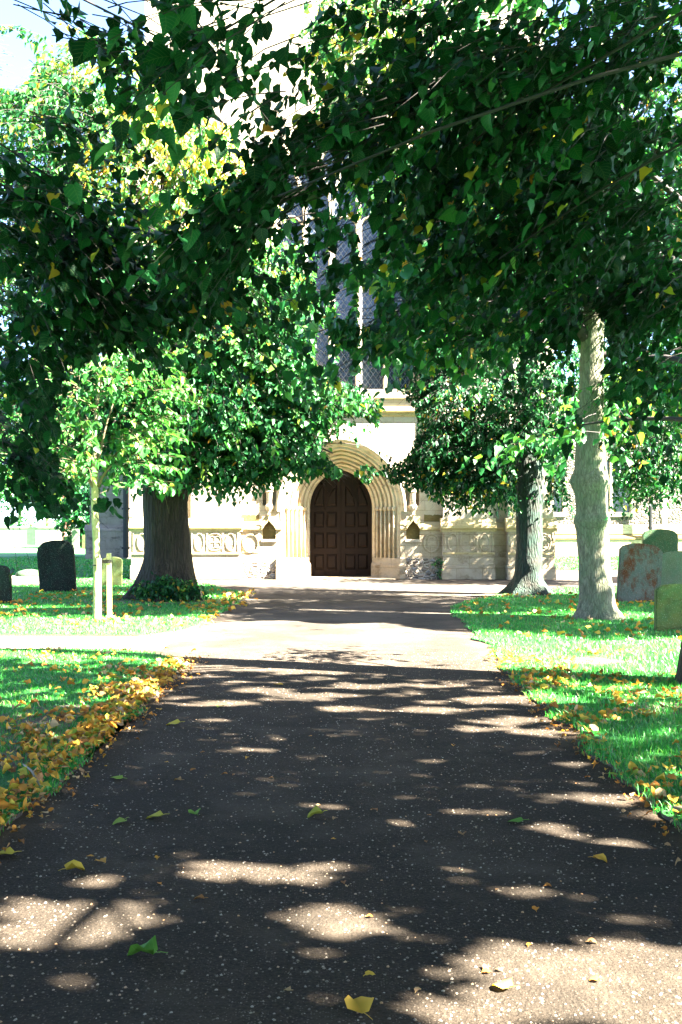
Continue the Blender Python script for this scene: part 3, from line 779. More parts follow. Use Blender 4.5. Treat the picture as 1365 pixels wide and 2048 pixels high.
# sides, back and a roof so that the tower is a solid block
for q in (((-5.8, YF, 0), (-5.8, 41, 0), (-5.8, 41, 22), (-5.8, YF, 22)), ((6.0, YF, 0), (6.0, 41, 0), (6.0, 41, 22), (6.0, YF, 22)), ((-5.8, 41, 0), (6, 41, 0), (6, 41, 22), (-5.8, 41, 22)), ((-5.8, YF, 22), (6, YF, 22), (6, 41, 22), (-5.8, 41, 22))):
    bm.faces.new([bm.verts.new(v) for v in q])
cobj('tower_wall', bm, M['ashlar'])
# plinth of the tower front, standing 0.16 proud, cut by the doorway
yp = YF - 0.16
bm = bmesh.new()
wall_open(bm, -5.8, 6.0, 0, 1.46, yp, [(0, DW + DO, 0.0, lambda x: 1.46), (-NX, 0.2, 1.18, lambda x: 1.459), (NX, 0.2, 1.18, lambda x: 1.459)])
cobj('plinth', bm, M['plinth'])
for (a, b_) in ((-5.8, -NX - .2), (-NX + .2, -DW - DO), (DW + DO, NX - .2), (NX + .2, 6.0)):
    bm = bmesh.new()
    add_profile_x(bm, [(YF + 0.01, 1.70), (YF - 0.03, 1.68), (yp - 0.02, 1.56), (yp - 0.06, 1.53), (yp - 0.06, 1.47), (yp - 0.01, 1.44), (YF + 0.01, 1.44)], a, b_)
    cobj('string_course', bm, M['string'])
# moulded doorway
def ringd(d, y): return (DW + d, DZS - 0.05 * min(d / DO, 1), DR + d * 0.975, 0.0, YF + y, 0.0)
prof = [(0.98, 0.0), (0.98, -0.10), (0.92, -0.13), (0.86, -0.10), (0.83, -0.02), (0.80, 0.0), (0.74, 0.02), (0.70, 0.10), (0.64, 0.09), (0.60, 0.14), (0.60, 0.28), (0.54, 0.25), (0.49, 0.30), (0.48, 0.42), (0.42, 0.40), (0.38, 0.45), (0.36, 0.56), (0.29, 0.52), (0.25, 0.56), (0.24, 0.70), (0.18, 0.67), (0.14, 0.72), (0.12, 0.82), (0.07, 0.80), (0.03, 0.84), (0.0, 0.96), (0.0, 1.05)]
bm = bmesh.new()
rg = []
for d, y in prof:
    w, zs, rise, z0, yy, cx = ringd(d, y)
    rg.append((w, zs, rise, 2.0 if d > 0.81 else 0.62, yy, cx))
loft_arch(bm, rg)
arch = cobj('door_arch', bm, M['ochre'])
for sgn in (-1, 1):                                  # shafts with capitals
    for (d, y) in ((0.62, 0.08), (0.50, 0.24), (0.38, 0.38), (0.26, 0.50), (0.15, 0.65)):
        bm = bmesh.new()
        add_tube(bm, [(sgn*(DW+d), YF + y, 2.028), (sgn*(DW+d), YF + y, 2.06), (sgn*(DW+d), YF + y, 2.12), (sgn*(DW+d), YF + y, 2.14)], [0.04, 0.06, 0.065, 0.045], 8)
        add_tube(bm, [(sgn*(DW+d), YF + y, 0.60), (sgn*(DW+d), YF + y, 2.03)], [0.035, 0.035], 8)
        cobj('shaft', bm, M['ochre'], smooth=True)
for sgn in (-1, 1):                                   # battered bases of the jambs
    bm = bmesh.new()
    a = [(DW, YF + 1.05), (DW, YF + 0.80), (DW + 0.28, YF + 0.50), (DW + 0.55, YF + 0.12), (DW + DO, YF - 0.20), (DW + DO + 0.15, YF - 0.24), (DW + DO + 0.15, YF + 1.05)]
    b1 = [(x - 0.03 if i < 5 else x, y - 0.06 if 0 < i < 6 else y) for i, (x, y) in enumerate(a)]
    lv = [(0.0, b1), (0.40, b1), (0.47, a), (0.62, a)]
    prev = None
    for z, pl_ in lv:
        cur = [bm.verts.new((sgn * x, y, z)) for x, y in pl_]
        if prev:
            for i in range(len(cur)): bm.faces.new((prev[i], prev[(i+1) % 7], cur[(i+1) % 7], cur[i]))
        prev = cur
    bm.faces.new(prev)
    cobj('jamb_base', bm, M['plinth'])
bm = bmesh.new()                                      # worn threshold and step
add_box(bm, -1.6, 1.6, YF - 0.45, YF + 1.2, -0.02, 0.03, 0.01)
cobj('threshold', bm, M['plinth'])
# door
yd = YF + 1.0
bm = bmesh.new()
add_prism(bm, arch_pts(DW - 0.003, DZS, DR, 0.032), yd + 0.06, yd + 0.14)
door = cobj('door', bm, M['oak'])
PXS = [(-0.81, -0.53), (-0.43, -0.14), (0.14, 0.43), (0.53, 0.81)]
rows = [(0.24, 0.70), (0.90, 1.36), (1.54, 2.00)]
dar = lambda x, d: arch_top(x, DW - d, DZS, DR - d)
def raised(bm, pts, y0, h=0.035, inset=0.05):
    cx = sum(p[0] for p in pts) / len(pts); cz = sum(p[1] for p in pts) / len(pts)
    o_ = [bm.verts.new((x, y0, z)) for x, z in pts]
    i_ = []
    for x, z in pts:
        d = math.hypot(x - cx, z - cz); k = max(0.3, 1 - inset * 1.5 / max(d, .05)); i_.append(bm.verts.new((cx + (x - cx) * k, y0 - h, cz + (z - cz) * k)))
    bm.faces.new(i_)
    n = len(pts)
    for j in range(n): bm.faces.new((o_[j], o_[(j+1) % n], i_[(j+1) % n], i_[j]))
# stiles and rails stand proud of the panels
bm = bmesh.new()
yr = yd + 0.02
def bar(x0, x1, z0, z1): add_box(bm, x0, x1, yr, yd + 0.062, z0, z1)
for (a, b_) in ((-DW + .006, -0.83), (0.83, DW - .006)): bar(a, b_, 0.04, DZS)
for (a, b_) in ((-0.51, -0.45), (0.45, 0.51)): bar(a, b_, 0.22, dar(0.51, 0.14) if False else 2.05)
for (a, b_) in ((-0.12, -0.012), (0.012, 0.12)): bar(a, b_, 0.04, dar(0.12, 0.12))
for (z0, z1) in ((0.04, 0.22), (0.72, 0.88), (1.38, 1.52), (2.02, 2.14)):
    for (a, b_) in ((-0.83, -0.51), (-0.45, -0.12), (0.12, 0.45), (0.51, 0.83)): add_box(bm, a, b_, yr + 0.003, yd + 0.062, z0, z1)
def arc_bar(ptsA, ptsB):
    va = [(bm.verts.new((x, yr - .003, z)), bm.verts.new((x, yd + .062, z))) for x, z in ptsA]
    vb = [(bm.verts.new((x, yr - .003, z)), bm.verts.new((x, yd + .062, z))) for x, z in ptsB]
    for i in range(len(va) - 1):
        bm.faces.new((va[i][0], va[i+1][0], vb[i+1][0], vb[i][0]))
        bm.faces.new((va[i][0], va[i+1][0], va[i+1][1], va[i][1])); bm.faces.new((vb[i][0], vb[i+1][0], vb[i+1][1], vb[i][1]))
def half(d, n=14, sg=1):
    R, c = arch_c(DW - d, DR - d); ta = math.atan2(DR - d, -c)
    return [(sg * (c + R * math.cos(ta * i / n)), DZS + R * math.sin(ta * i / n)) for i in range(n + 1)]
for sg in (-1, 1):
    arc_bar(half(0.01, sg=sg), half(0.12, sg=sg))
    # the inner curved rib of each leaf, rising from the middle to cross the panels
    R = 1.05
    ra = [(sg * (0.14 + R - R * math.cos(t)) - sg * 0.0, 2.14 + R * math.sin(t)) for t in np.linspace(0.0, 0.0, 1)]
    A_ = [(sg * (0.50 - 0.36 * math.sin(t)), 2.14 + 0.72 * (1 - math.cos(t))) for t in np.linspace(0, PI/2, 10)]
    A_ = [(sg * (0.50 - 0.38 * (t ** 2)), 2.14 + 0.80 * t) for t in np.linspace(0, 1, 10)]
    B_ = [(x - sg * 0.07, z) for x, z in A_]
    arc_bar(A_, B_)
    A_ = [(sg * (0.36 + 0.30 * t), 2.58 + 0.30 * t) for t in np.linspace(0, 1, 4)]
    arc_bar(A_, [(x - sg * 0.05, z + 0.06) for x, z in A_])
cobj('door_frame', bm, M['oak'], door)
for j, (a, b_) in enumerate(PXS):
    for (z0, z1) in rows:
        bm = bmesh.new(); raised(bm, [(a, z0), (b_, z0), (b_, z1), (a, z1)], yd + 0.058)
        cobj('door_panel', bm, M['oak'], door)
    bm = bmesh.new()
    xs = np.linspace(a, b_, 6)
    tops = [min(dar(abs(x), 0.15), 2.95 - 1.1 * max(0, 0.44 - abs(x)) if abs(a + b_) / 2 > 0.5 else 2.85) for x in xs]
    if abs(a + b_) / 2 < 0.5: tops = [2.2 + 0.62 * math.sqrt(max(0, (0.47 - abs(x)) / 0.38)) for x in xs]
    raised(bm, [(a, 2.18), (b_, 2.18)] + [(x, max(z, 2.25)) for x, z in list(zip(xs, tops))[::-1]], yd + 0.058)
    cobj('door_panel', bm, M['oak'], door)
# window
bm = bmesh.new()
zz = 0.0
loft_arch(bm, [(WW + 0.25 + a, WZS, WR + 0.28 + a, WZ0 + (0.01 if a > 0 else 0), YF + y, WX) for a, y in ((0.22, 0.0), (0.22, -0.08), (0.14, -0.10), (0.06, -0.03), (0.0, 0.0))] + [(WW + 0.25 - a, WZS, WR + 0.28 - a * 1.1, WZ0, YF + y, WX) for a, y in ((0.05, 0.06), (0.10, 0.07), (0.12, 0.2), (0.17, 0.2), (0.2, 0.3), (0.25, 0.42), (0.25, 0.62))])
win = cobj('west_window', bm, M['ochre'])
bm = bmesh.new()
add_profile_x(bm, [(YF + 0.62, WZ0 + 0.02), (YF + 0.55, WZ0 + 0.10), (YF - 0.02, WZ0 - 0.16), (YF - 0.09, WZ0 - 0.2), (YF - 0.09, WZ0 - 0.27), (YF + 0.0, WZ0 - 0.30), (YF + 0.62, WZ0 - 0.30)], WX - WW - 0.26, WX + WW + 0.26)
cobj('sill', bm, M['ashlar'], win)
for (a, b_) in ((-5.8, WX - WW - 0.262), (WX - WW - 0.26, WX + WW + 0.26), (WX + WW + 0.262, 6.0)):
    bm = bmesh.new()
    add_profile_x(bm, [(YF + 0.01, 5.12), (YF - 0.12, 5.02), (YF - 0.13, 4.96), (YF - 0.05, 4.90), (YF - 0.05, 4.84), (YF + 0.01, 4.80)], a, b_ - 0.001)
    cobj('string_course', bm, M['string'])
bm = bmesh.new()
yg = YF + 0.5
vs = [bm.verts.new((x + WX, yg, z)) for x, z in arch_pts(WW, WZS, WR, WZ0 + 0.03)]
bm.faces.new(vs)
cobj('glass', bm, M['glass'], win)
# mullions and intersecting tracery
def barpath(bm, pts, hw, y0, y1):
    n = len(pts); L_, R_ = [], []
    for i, (x, z) in enumerate(pts):
        x0, z0 = pts[max(i-1, 0)]; x1, z1 = pts[min(i+1, n-1)]
        d = math.hypot(x1 - x0, z1 - z0) or 1; nx, nz = -(z1 - z0) / d, (x1 - x0) / d
        L_.append((x + nx * hw, z + nz * hw)); R_.append((x - nx * hw, z - nz * hw))
    ym = y0 + (y1 - y0) * 0.55
    rows_ = [[bm.verts.new((x, ym, z)) for x, z in L_], [bm.verts.new((x * 0.6 + a * 0.4, y0, z * 0.6 + c * 0.4)) for (x, z), (a, c) in zip(L_, pts)],
             [bm.verts.new((x * 0.6 + a * 0.4, y0, z * 0.6 + c * 0.4)) for (x, z), (a, c) in zip(R_, pts)], [bm.verts.new((x, ym, z)) for x, z in R_], [bm.verts.new((x, y1, z)) for x, z in R_], [bm.verts.new((x, y1, z)) for x, z in L_]]
    k = len(rows_)
    for j in range(k):
        for i in range(n - 1): bm.faces.new((rows_[j][i], rows_[j][i+1], rows_[(j+1) % k][i+1], rows_[(j+1) % k][i]))
RR, cc = arch_c(WW, WR)
xm = [-WW + 2 * WW * i / 5 for i in range(6)]
for i, x in enumerate(xm[1:-1]):
    bm = bmesh.new()
    barpath(bm, [(WX + x, WZ0 + 0.03), (WX + x, WZS)], 0.10 if i in (1, 2) else 0.07, yg - 0.22, yg + 0.05)
    cobj('mullion', bm, M['ashlar'], win)
for i, x in enumerate(xm):
    for sg in (-1, 1):
        # arcs with the radius of the great arch springing from every mullion
        pts = []
        for t in np.linspace(0, 1.3, 26):
            px_ = x + sg * (RR - RR * math.cos(t)); pz = WZS + RR * math.sin(t)
            if abs(px_) > WW or pz > arch_top(px_, WW, WZS, WR) - 0.02: break
            pts.append((WX + px_, pz))
        if len(pts) > 3 and not (i == 0 and sg == 1) and not (i == 5 and sg == -1):
            bm = bmesh.new(); barpath(bm, pts, 0.05, yg - 0.15, yg + 0.04); cobj('tracery', bm, M['ashlar'], win)
for i in range(5):                                   # cusped light heads
    a, b_ = xm[i], xm[i+1]; m = (a + b_) / 2; hw = (b_ - a) / 2
    bm = bmesh.new()
    barpath(bm, [(WX + m - hw * math.cos(t), WZS - 0.45 + 0.62 * math.sin(t) ** 0.8 if math.sin(t) > 0 else WZS - 0.45) for t in np.linspace(0, PI, 13)], 0.035, yg - 0.11, yg + 0.03)
    cobj('light_head', bm, M['ashlar'], win)
# colonnettes in recesses, ogee niches, small pinnacled hoods
for sg in (-1, 1):
    cx = sg * NX
    bm = bmesh.new()
    for q in (((cx-.2, 2.18), (cx-.2, 2.95)), ((cx+.2, 2.18), (cx+.2, 2.95))):
        x, (z0, z1) = q[0][0], (q[0][1], q[1][1])
        bm.faces.new([bm.verts.new(v) for v in ((x, YF, z0), (x, YF + .3, z0), (x, YF + .3, z1), (x, YF, z1))])
    bm.faces.new([bm.verts.new(v) for v in ((cx-.2, YF + .3, 2.18), (cx+.2, YF + .3, 2.18), (cx+.2, YF + .3, 2.95), (cx-.2, YF + .3, 2.95))])
    for z in (2.18, 2.95): bm.faces.new([bm.verts.new(v) for v in ((cx-.2, YF, z), (cx+.2, YF, z), (cx+.2, YF + .3, z), (cx-.2, YF + .3, z))])
    rec = cobj('statue_recess', bm, M['ashlar'])
    bm = bmesh.new()
    zs_ = [1.98, 2.10, 2.16, 2.22, 2.28, 2.55, 2.58, 2.62, 2.74, 2.80, 2.84]; rs_ = [.05, .12, .13, .09, .085, .085, .12, .10, .14, .16, .16]
    add_tube(bm, [(cx, YF - 0.02, z) for z in zs_], rs_, 8)
    cobj('colonnette', bm, M['ashlar'], rec)
    # ogee niche
    out = [(cx - 0.2, 1.18)] + [(cx + x, ogee(x)) for x in np.linspace(-0.2, 0.2, 15)] + [(cx + 0.2, 1.18)]
    bm = bmesh.new()
    f_ = [bm.verts.new((x, yp - 0.0, z)) for x, z in out]; k_ = [bm.verts.new((x, yp + 0.14, z)) for x, z in out]
    for i in range(len(out) - 1): bm.faces.new((f_[i], f_[i+1], k_[i+1], k_[i]))
    bm.faces.new(k_); bm.faces.new((f_[0], k_[0], k_[-1], f_[-1]))
    nich = cobj('niche', bm, M['niche'])
    bm = bmesh.new()                                 # masonry round the ogee head between plinth and string
    for i in range(1, len(out) - 2):
        (xa, za), (xb, zb) = out[i], out[i+1]
        bm.faces.new([bm.verts.new(v) for v in ((xa, yp - .075, za), (xb, yp - .075, zb), (xb, yp - .075, 1.86), (xa, yp - .075, 1.86))])
    add_tube(bm, [(x, yp - 0.09, z + .012) for x, z in out[1:-1]], [0.028] * (len(out) - 2), 6)
    add_tube(bm, [(cx, yp - .085, 1.76), (cx, yp - .085, 1.86), (cx, yp - .085, 1.9), (cx, yp - .085, 1.98)], [.02, .03, .06, .015], 6)
    cobj('niche_hood', bm, M['string'], nich)
    bm = bmesh.new(); add_box(bm, cx - 0.24, cx + 0.24, yp - 0.05, yp + 0.2, 1.10, 1.178, 0.01); cobj('niche_sill', bm, M['ashlar'], nich)

# rubble patches where the facing stone has gone
def patch(x0, x1, z0, z1, y, mat=M['flint'], seed=0):
    bm = bmesh.new()
    n = 12
    top = [(x1 - (x1 - x0) * i / n, z1 + 0.05 * mnoise.noise(Vector((i * 0.8, seed, 0)))) for i in range(n + 1)]
    add_prism(bm, [(x0, z0), (x1, z0)] + top, y - 0.012, y + 0.05)
    cobj('rubble_patch', bm, mat)
patch(1.78, 3.05, 0.0, 0.62, yp, seed=1)
patch(-3.0, -1.95, 0.0, 0.50, yp, seed=2)
patch(2.46, 3.07, 1.70, 1.90, YF, M['niche'], 3)
patch(-2.95, -2.42, 1.72, 1.90, YF, M['niche'], 4)
patch(-2.9, -2.42, 0.78, 0.90, yp, M['ochre'], 5)

# buttresses of the front, with carved panels on their plinths
def buttress(x0, x1, proj, panels, name='buttress'):
    y = YF - proj
    bm = bmesh.new()
    add_profile_x(bm, [(YF + .02, 1.66), (y + 0.08, 1.66), (y + 0.08, 7.0), (y + 0.28, 7.5), (y + 0.28, 12.5), (YF - 0.03, 13.2), (YF + .02, 13.2)], x0 + .02, x1 - .02)
    bt = cobj(name, bm, M['ashlar'])
    bm = bmesh.new(); add_box(bm, x0 - 0.03, x1 + 0.03, y - 0.03, YF - 0.1, 0, 0.42, 0.02); add_box(bm, x0, x1, y, YF - 0.101, 0.421, 1.40, 0.01)
    cobj('buttress_plinth', bm, M['plinth'], bt)
    bm = bmesh.new()
    add_profile_x(bm, [(YF - .03, 1.80), (y + 0.075, 1.80), (y - 0.03, 1.62), (y - 0.07, 1.58), (y - 0.07, 1.51), (y - 0.01, 1.46), (y - 0.01, 1.402), (YF - .03, 1.402)], x0 - 0.06, x1 + 0.06)
    add_box(bm, x0 - 0.01, x1 + 0.01, y - 0.035, y - 0.001, 0.74, 0.80, 0.006)
    cobj('buttress_string', bm, M['string'], bt)
    w = (x1 - x0 - 0.1) / panels
    for i in range(panels):
        cx = x0 + 0.05 + w * (i + 0.5); cz = 1.10; r = 0.25
        bm = bmesh.new()
        yy = y - 0.004
        big = (i % 2 == 1) if panels > 1 else True
        add_tube(bm, [(cx + r * (1 if big else 0.55) * math.cos(t), yy, cz + r * math.sin(t)) for t in np.linspace(0, 2*PI, 21)], [0.022] * 21, 6, cap=False)
        if big:
            for q in range(4):
                ox, oz = 0.11 * math.cos(q * PI/2 + PI/4), 0.11 * math.sin(q * PI/2 + PI/4)
                add_tube(bm, [(cx + ox + 0.095 * math.cos(t), yy, cz + oz + 0.095 * math.sin(t)) for t in np.linspace(0, 2*PI, 13)], [0.014] * 13, 5, cap=False)
        for sx in (-1, 1): add_tube(bm, [(cx + sx * w * 0.47, yy, 0.82), (cx + sx * w * 0.47, yy, 1.39)], [0.016, 0.016], 5)
        cobj('carved_panel', bm, M['plinth'], bt)
    return bt
buttress(2.98, 4.48, 0.36, 3)
buttress(-4.42, -2.95, 0.36, 3)
buttress(4.86, 6.22, 0.55, 2)
buttress(-6.1, -4.9, 0.55, 2)
bm = bmesh.new()                                      # round blind panel between the niche and the right buttress
add_tube(bm, [(2.66 + 0.23 * math.cos(t), yp - .004, 1.06 + 0.26 * math.sin(t)) for t in np.linspace(0, 2*PI, 25)], [0.03] * 25, 6, cap=False)
add_box(bm, 2.53, 2.80, yp - 0.022, yp + 0.01, 0.93, 1.22, 0.01)
cobj('carved_panel', bm, M['plinth'])
bm = bmesh.new()
add_tube(bm, [(-2.66 + 0.23 * math.cos(t), yp - .004, 1.06 + 0.26 * math.sin(t)) for t in np.linspace(0, 2*PI, 25)], [0.03] * 25, 6, cap=False)
cobj('carved_panel', bm, M['plinth'])

# aisles set back on both sides
YR, YL = 51.0, 47.0
def aisle(x0, x1, y, wins, mat, h=7.5):
    bm = bmesh.new()
    wall_open(bm, x0, x1, 0, h, y, [(cx, w, z0, (lambda z1: (lambda x: z1 - 0.5 * (abs(x) / 1.0) ** 2))(z1)) for cx, w, z0, z1 in wins])
    sl_ = y + 9
    for q in (((x0, y, 0), (x0, sl_, 0), (x0, sl_, h), (x0, y, h)), ((x1, y, 0), (x1, sl_, 0), (x1, sl_, h), (x1, y, h)), ((x0, y, h), (x1, y, h), (x1, sl_, h + 2.5), (x0, sl_, h + 2.5))):
        bm.faces.new([bm.verts.new(v) for v in q])
    return cobj('aisle_wall', bm, mat)
aisle(6.0, 24, YR, [(10.9, 0.42, 2.25, 4.6), (13.8, 0.98, 2.25, 4.9), (20.5, 0.98, 2.25, 4.9)], M['flint_far'])
def aisle_window(cx, w, z0, z1, y, lights):
    bm = bmesh.new()
    add_box(bm, cx - w - 0.16, cx + w + 0.16, y - 0.07, y + 0.25, z0 - 0.24, z0 - 0.002, 0.02)
    for sg in (-1, 1):
        xa, xb = sorted((cx + sg * w, cx + sg * (w + 0.2)))
        add_box(bm, xa, xb, y - 0.03, y + 0.25, z0, z1 - 0.45)
    f_ = cobj('aisle_window', bm, M['ashlar'])
    bm = bmesh.new()
    for i in range(lights - 1):
        xx = cx - w + 2 * w * (i + 1) / lights; add_box(bm, xx - 0.07, xx + 0.07, y + 0.02, y + 0.22, z0, z1 + 0.1)
    if lights > 1: cobj('mullion', bm, M['ashlar'], f_)
    else: bm.free()
    bm = bmesh.new(); bm.faces.new([bm.verts.new(v) for v in ((cx - w, y + .2, z0), (cx + w, y + .2, z0), (cx + w, y + .2, z1), (cx - w, y + .2, z1))])
    cobj('glass', bm, M['glass'], f_)
aisle_window(10.9, 0.42, 2.25, 4.6, YR, 1); aisle_window(13.8, 0.98, 2.25, 4.9, YR, 2); aisle_window(20.5, 0.98, 2.25, 4.9, YR, 2)
bm = bmesh.new()
add_box(bm, 6.01, 23.9, YR - 0.06, YR + 0.01, 1.15, 1.62, 0.01); add_box(bm, 6.01, 23.9, YR - 0.22, YR + 0.01, 0.0, 0.84, 0.02)
cobj('aisle_plinth', bm, M['plinth'])
bm = bmesh.new(); add_profile_x(bm, [(YR, 1.14), (YR - .1, 1.06), (YR - .27, .93), (YR - .27, .86), (YR, .86)], 6.01, 23.9); cobj('string_course', bm, M['niche'])
bm = bmesh.new()
for i in range(9):
    z = 1.63 + i * 0.36; w = 0.42 if i % 2 else 0.28
    add_box(bm, 16.5 - w / 2, 16.5 + w / 2, YR - 0.03, YR + 0.02, z, z + 0.352, 0.008)
cobj('quoin', bm, M['ashlar'])
bm = bmesh.new(); add_box(bm, 6.9, 7.6, YR - 1.2, YR - .02, 0, 3.2); add_profile_x(bm, [(YR - 1.2, 3.2), (YR - .02, 3.9), (YR - .02, 3.2)], 6.9, 7.6); cobj('aisle_buttress', bm, M['plinth'])
def pipe(x, y, z0, z1, r=0.055):
    bm = bmesh.new(); add_tube(bm, [(x, y, z0), (x, y, z1)], [r, r], 10)
    for z in np.arange(z0 + 0.4, z1, 1.8): add_tube(bm, [(x, y, z), (x, y, z + 0.09)], [r * 1.5, r * 1.5], 10); add_box(bm, x - 0.12, x + 0.12, y + r * .8, y + r + 0.07, z + .02, z + 0.07)
    cobj('drainpipe', bm, M['iron'], smooth=False)
pipe(15.65, YR - 0.42, 1.0, 7.4, 0.085)
aisle(-11.6, -5.8, YL, [(-9.6, 0.28, 2.2, 3.9)], M['aisle'])
aisle_window(-9.6, 0.28, 2.2, 3.9, YL, 1)
bm = bmesh.new()
add_box(bm, -11.75, -9.9, YL - 1.1, YL - 0.01, 0, 1.33, 0.02); add_profile_x(bm, [(YL - 1.1, 1.42), (YL - 0.85, 1.62), (YL - .01, 1.62), (YL - .01, 1.332), (YL - 1.14, 1.332)], -11.8, -9.85)
add_box(bm, -11.6, -10.0, YL - 0.85, YL - 0.01, 1.621, 5.2)
cobj('aisle_buttress', bm, M['aisle'])
pipe(-10.0 + 0.12, YL - 1.05, 0.1, 6.5, 0.14)
bm = bmesh.new(); add_box(bm, -9.2, -5.9, YL - 0.2, YL - .01, 0, 1.3, 0.02); cobj('aisle_plinth', bm, M['aisle'])

# ------------------------------------------------------------------ headstones
def headstone(px, py, w, h, Y, mat, label, tilt=0.0, lean=0.0, kind='round', thick=0.11, rz=0.0):
    x = (px - CX) / F * Y
    t = thing('headstone', label, 'headstone', (x, Y, LZ - 0.06), rz)
    pts = []
    hh = h + 0.06
    if kind == 'round': pts = [(w * 0.5 * a, hh - w * 0.17 + w * 0.17 * math.sqrt(max(0, 1 - a * a))) for a in np.linspace(1, -1, 15)]
    elif kind == 'shoulder':
        s_ = w * 0.5; pts = [(s_, hh - .24), (s_ * .93, hh - .20), (s_ * .97, hh - .155), (s_ * .86, hh - .13)] + [(s_ * .82 * a, hh - 0.10 + 0.10 * math.sqrt(max(0, 1 - a * a))) for a in np.linspace(1, -1, 13)] + [(-s_ * .86, hh - .13), (-s_ * .97, hh - .155), (-s_ * .93, hh - .20), (-s_, hh - .24)]
    else: pts = [(w * .5, hh - .06), (w * .3, hh), (-w * .3, hh), (-w * .5, hh - .05)]
    pts = [(x_ + random.uniform(-.004, .004), z_ + random.uniform(-.004, .004)) for x_, z_ in pts]
    out = [(-w * 0.5, 0), (w * 0.5, 0)] + pts
    bm = bmesh.new(); add_prism(bm, out, -thick / 2, thick / 2)
    fr = [f for f in bm.faces if len(f.verts) > 4]
    bmesh.ops.bevel(bm, geom=list({e for f in fr for e in f.edges}), offset=0.012, segments=2, affect='EDGES')
    sl_ = obj('slab', bm, mat, t); sl_.rotation_euler = (lean, tilt, 0)
    return t, sl_
def carve(par, fn):
    bm = bmesh.new(); fn(bm); obj('carved_border', bm, par.data.materials[0], par)
headstone(118, 1185, 0.86, 1.22, 23.7, M['hs_dark'], 'tall black weathered headstone with notched shoulders, leaning left, beside the staked young tree', -0.085, -0.05, 'shoulder', 0.13)
headstone(2, 1208, 0.42, 0.76, 20.2, M['hs_dark'], 'dark headstone cut off by the left edge of the picture, lower than the black one', 0.02, 0.03, 'shoulder', 0.12)
headstone(224, 1173, 0.52, 0.75, 26.0, M['hs_olive'], 'short round-topped green-yellow headstone just behind the wooden stakes', 0.03, 0.02, 'round')
_, s_ = headstone(1276, 1205, 0.88, 1.20, 20.6, M['hs_rust'], 'grey lichened headstone with two rust-brown stains, leaning slightly right', 0.075, -0.06, 'round', 0.12)
carve(s_, lambda bm: add_tube(bm, [(w, -0.062, z) for w, z in [(-.36, .15), (-.36, 1.0)] + [(-.36 + .06 * i, 1.0 + 0.13 * math.sin(PI * i / 12)) for i in range(1, 12)] + [(.36, 1.0), (.36, .15)]], [0.007] * 15, 4))
headstone(1320, 1112, 1.02, 1.46, 29.0, M['hs_green'], 'broad dark green headstone, farthest of the right-hand group, with a pale brown patch', 0.01, -0.03, 'round', 0.14)
headstone(1362, 1196, 0.98, 1.02, 21.4, M['hs_grey'], 'wide smooth grey-green headstone right of and behind the rust-stained one', 0.02, -0.04, 'round', 0.12)
_, s_ = headstone(1350, 1264, 0.60, 0.70, 14.9, M['hs_olive'], 'small mossy olive headstone at the right edge with a double-curved carved line', 0.03, -0.04, 'round', 0.12)
carve(s_, lambda bm: add_tube(bm, [(-.28 + .56 * i / 20, -0.058, .50 + .045 * abs(math.sin(2 * PI * i / 20 ))) for i in range(21)], [0.008] * 21, 5))
carve(s_, lambda bm: add_tube(bm, [(-.28 + .56 * i / 14, -0.056, .11 + .02 * math.sin(i)) for i in range(15)], [0.010] * 15, 5))
# far churchyard stones in front of the boundary wall
for px, base, top, wpx, Y, mt, lab, kd in [
    (152, 1082, 1058, 15, 70, M['hs_grey'], 'pale square-topped headstone near the far boundary wall', 'flat'),
    (162, 1078, 1052, 14, 74, M['hs_dark'], 'blue-grey round-topped headstone behind the pale one at the far wall', 'round'),
    (169, 1082, 1070, 9, 69, M['hs_olive'], 'very small greenish headstone right of the two by the far wall', 'round'),
    (135, 1082, 1073, 16, 72, M['hs_grey'], 'low broad pale stone left of the pale square headstone by the far wall', 'flat')]:
    headstone(px, base, wpx * Y / F, (base - top) * Y / F + (H - (base - HOR) * Y / F), Y, mt, lab, 0, 0, kd, 0.12)
bm = bmesh.new(); add_box(bm, -9.0, -7.9, 26.2, 27.2, 0.02, 0.22, 0.03); 
tag(obj('ledger_slab', bm, M['boundary']), 'low pale grave slab lying in the grass left of the black headstone', 'grave slab')
bm = bmesh.new(); bmesh.ops.create_icosphere(bm, subdivisions=3, radius=0.42)
for v in bm.verts: v.co = Vector((v.co.x, v.co.y * .6, v.co.z * .42)) * (1 + 0.18 * mnoise.noise(v.co * 3))
tag(obj('boulder', bm, M['hs_green'], smooth=True, loc=(-8.3, 26.8, 0.24)), 'rounded mossy stone resting on the low pale grave slab', 'stone')

# ------------------------------------------------------------------ far left background
bm = bmesh.new(); add_box(bm, -75, -20.5, 80, 80.5, 0, 1.35); add_box(bm, -75, -20.4, 79.93, 80.57, 1.351, 1.46, 0.02)
tag(obj('boundary_wall', bm, M['boundary']), 'long low pale churchyard wall in the left background', 'wall')
p = G(128, 1095); xx = (128 - CX) / F * 79
bm = bmesh.new(); add_tube(bm, [(xx, 79, 0), (xx, 79, 6.5)], [0.14, 0.12], 10); add_box(bm, xx + .1, xx + .5, 78.8, 79.2, 1.3, 2.2, .04)
tag(obj('wooden_pole', bm, M['pole']), 'red-brown wooden pole standing by the far boundary wall', 'pole')
def hedge(x0, x1, y, h, label, seed):
    bag = Bag(); 
    n = int((x1 - x0) / 0.8)
    for i in range(n):
        cx = x0 + (i + .5) * (x1 - x0) / n
        spray(bag, (cx, y, h * .55), (0.7, 0.8, h * .5 * random.uniform(.8, 1.1)), 70, L=.5, step=.12, leaf=.17, tint=.35, stems=False, masked=False)
    o = bag.build('hedge', [M['leaf'], M['twig']]); tag(o, label, 'hedge')
hedge(-29, -25.6, 84, 2.3, 'dark clipped hedge behind the far wall at the left edge', 1)
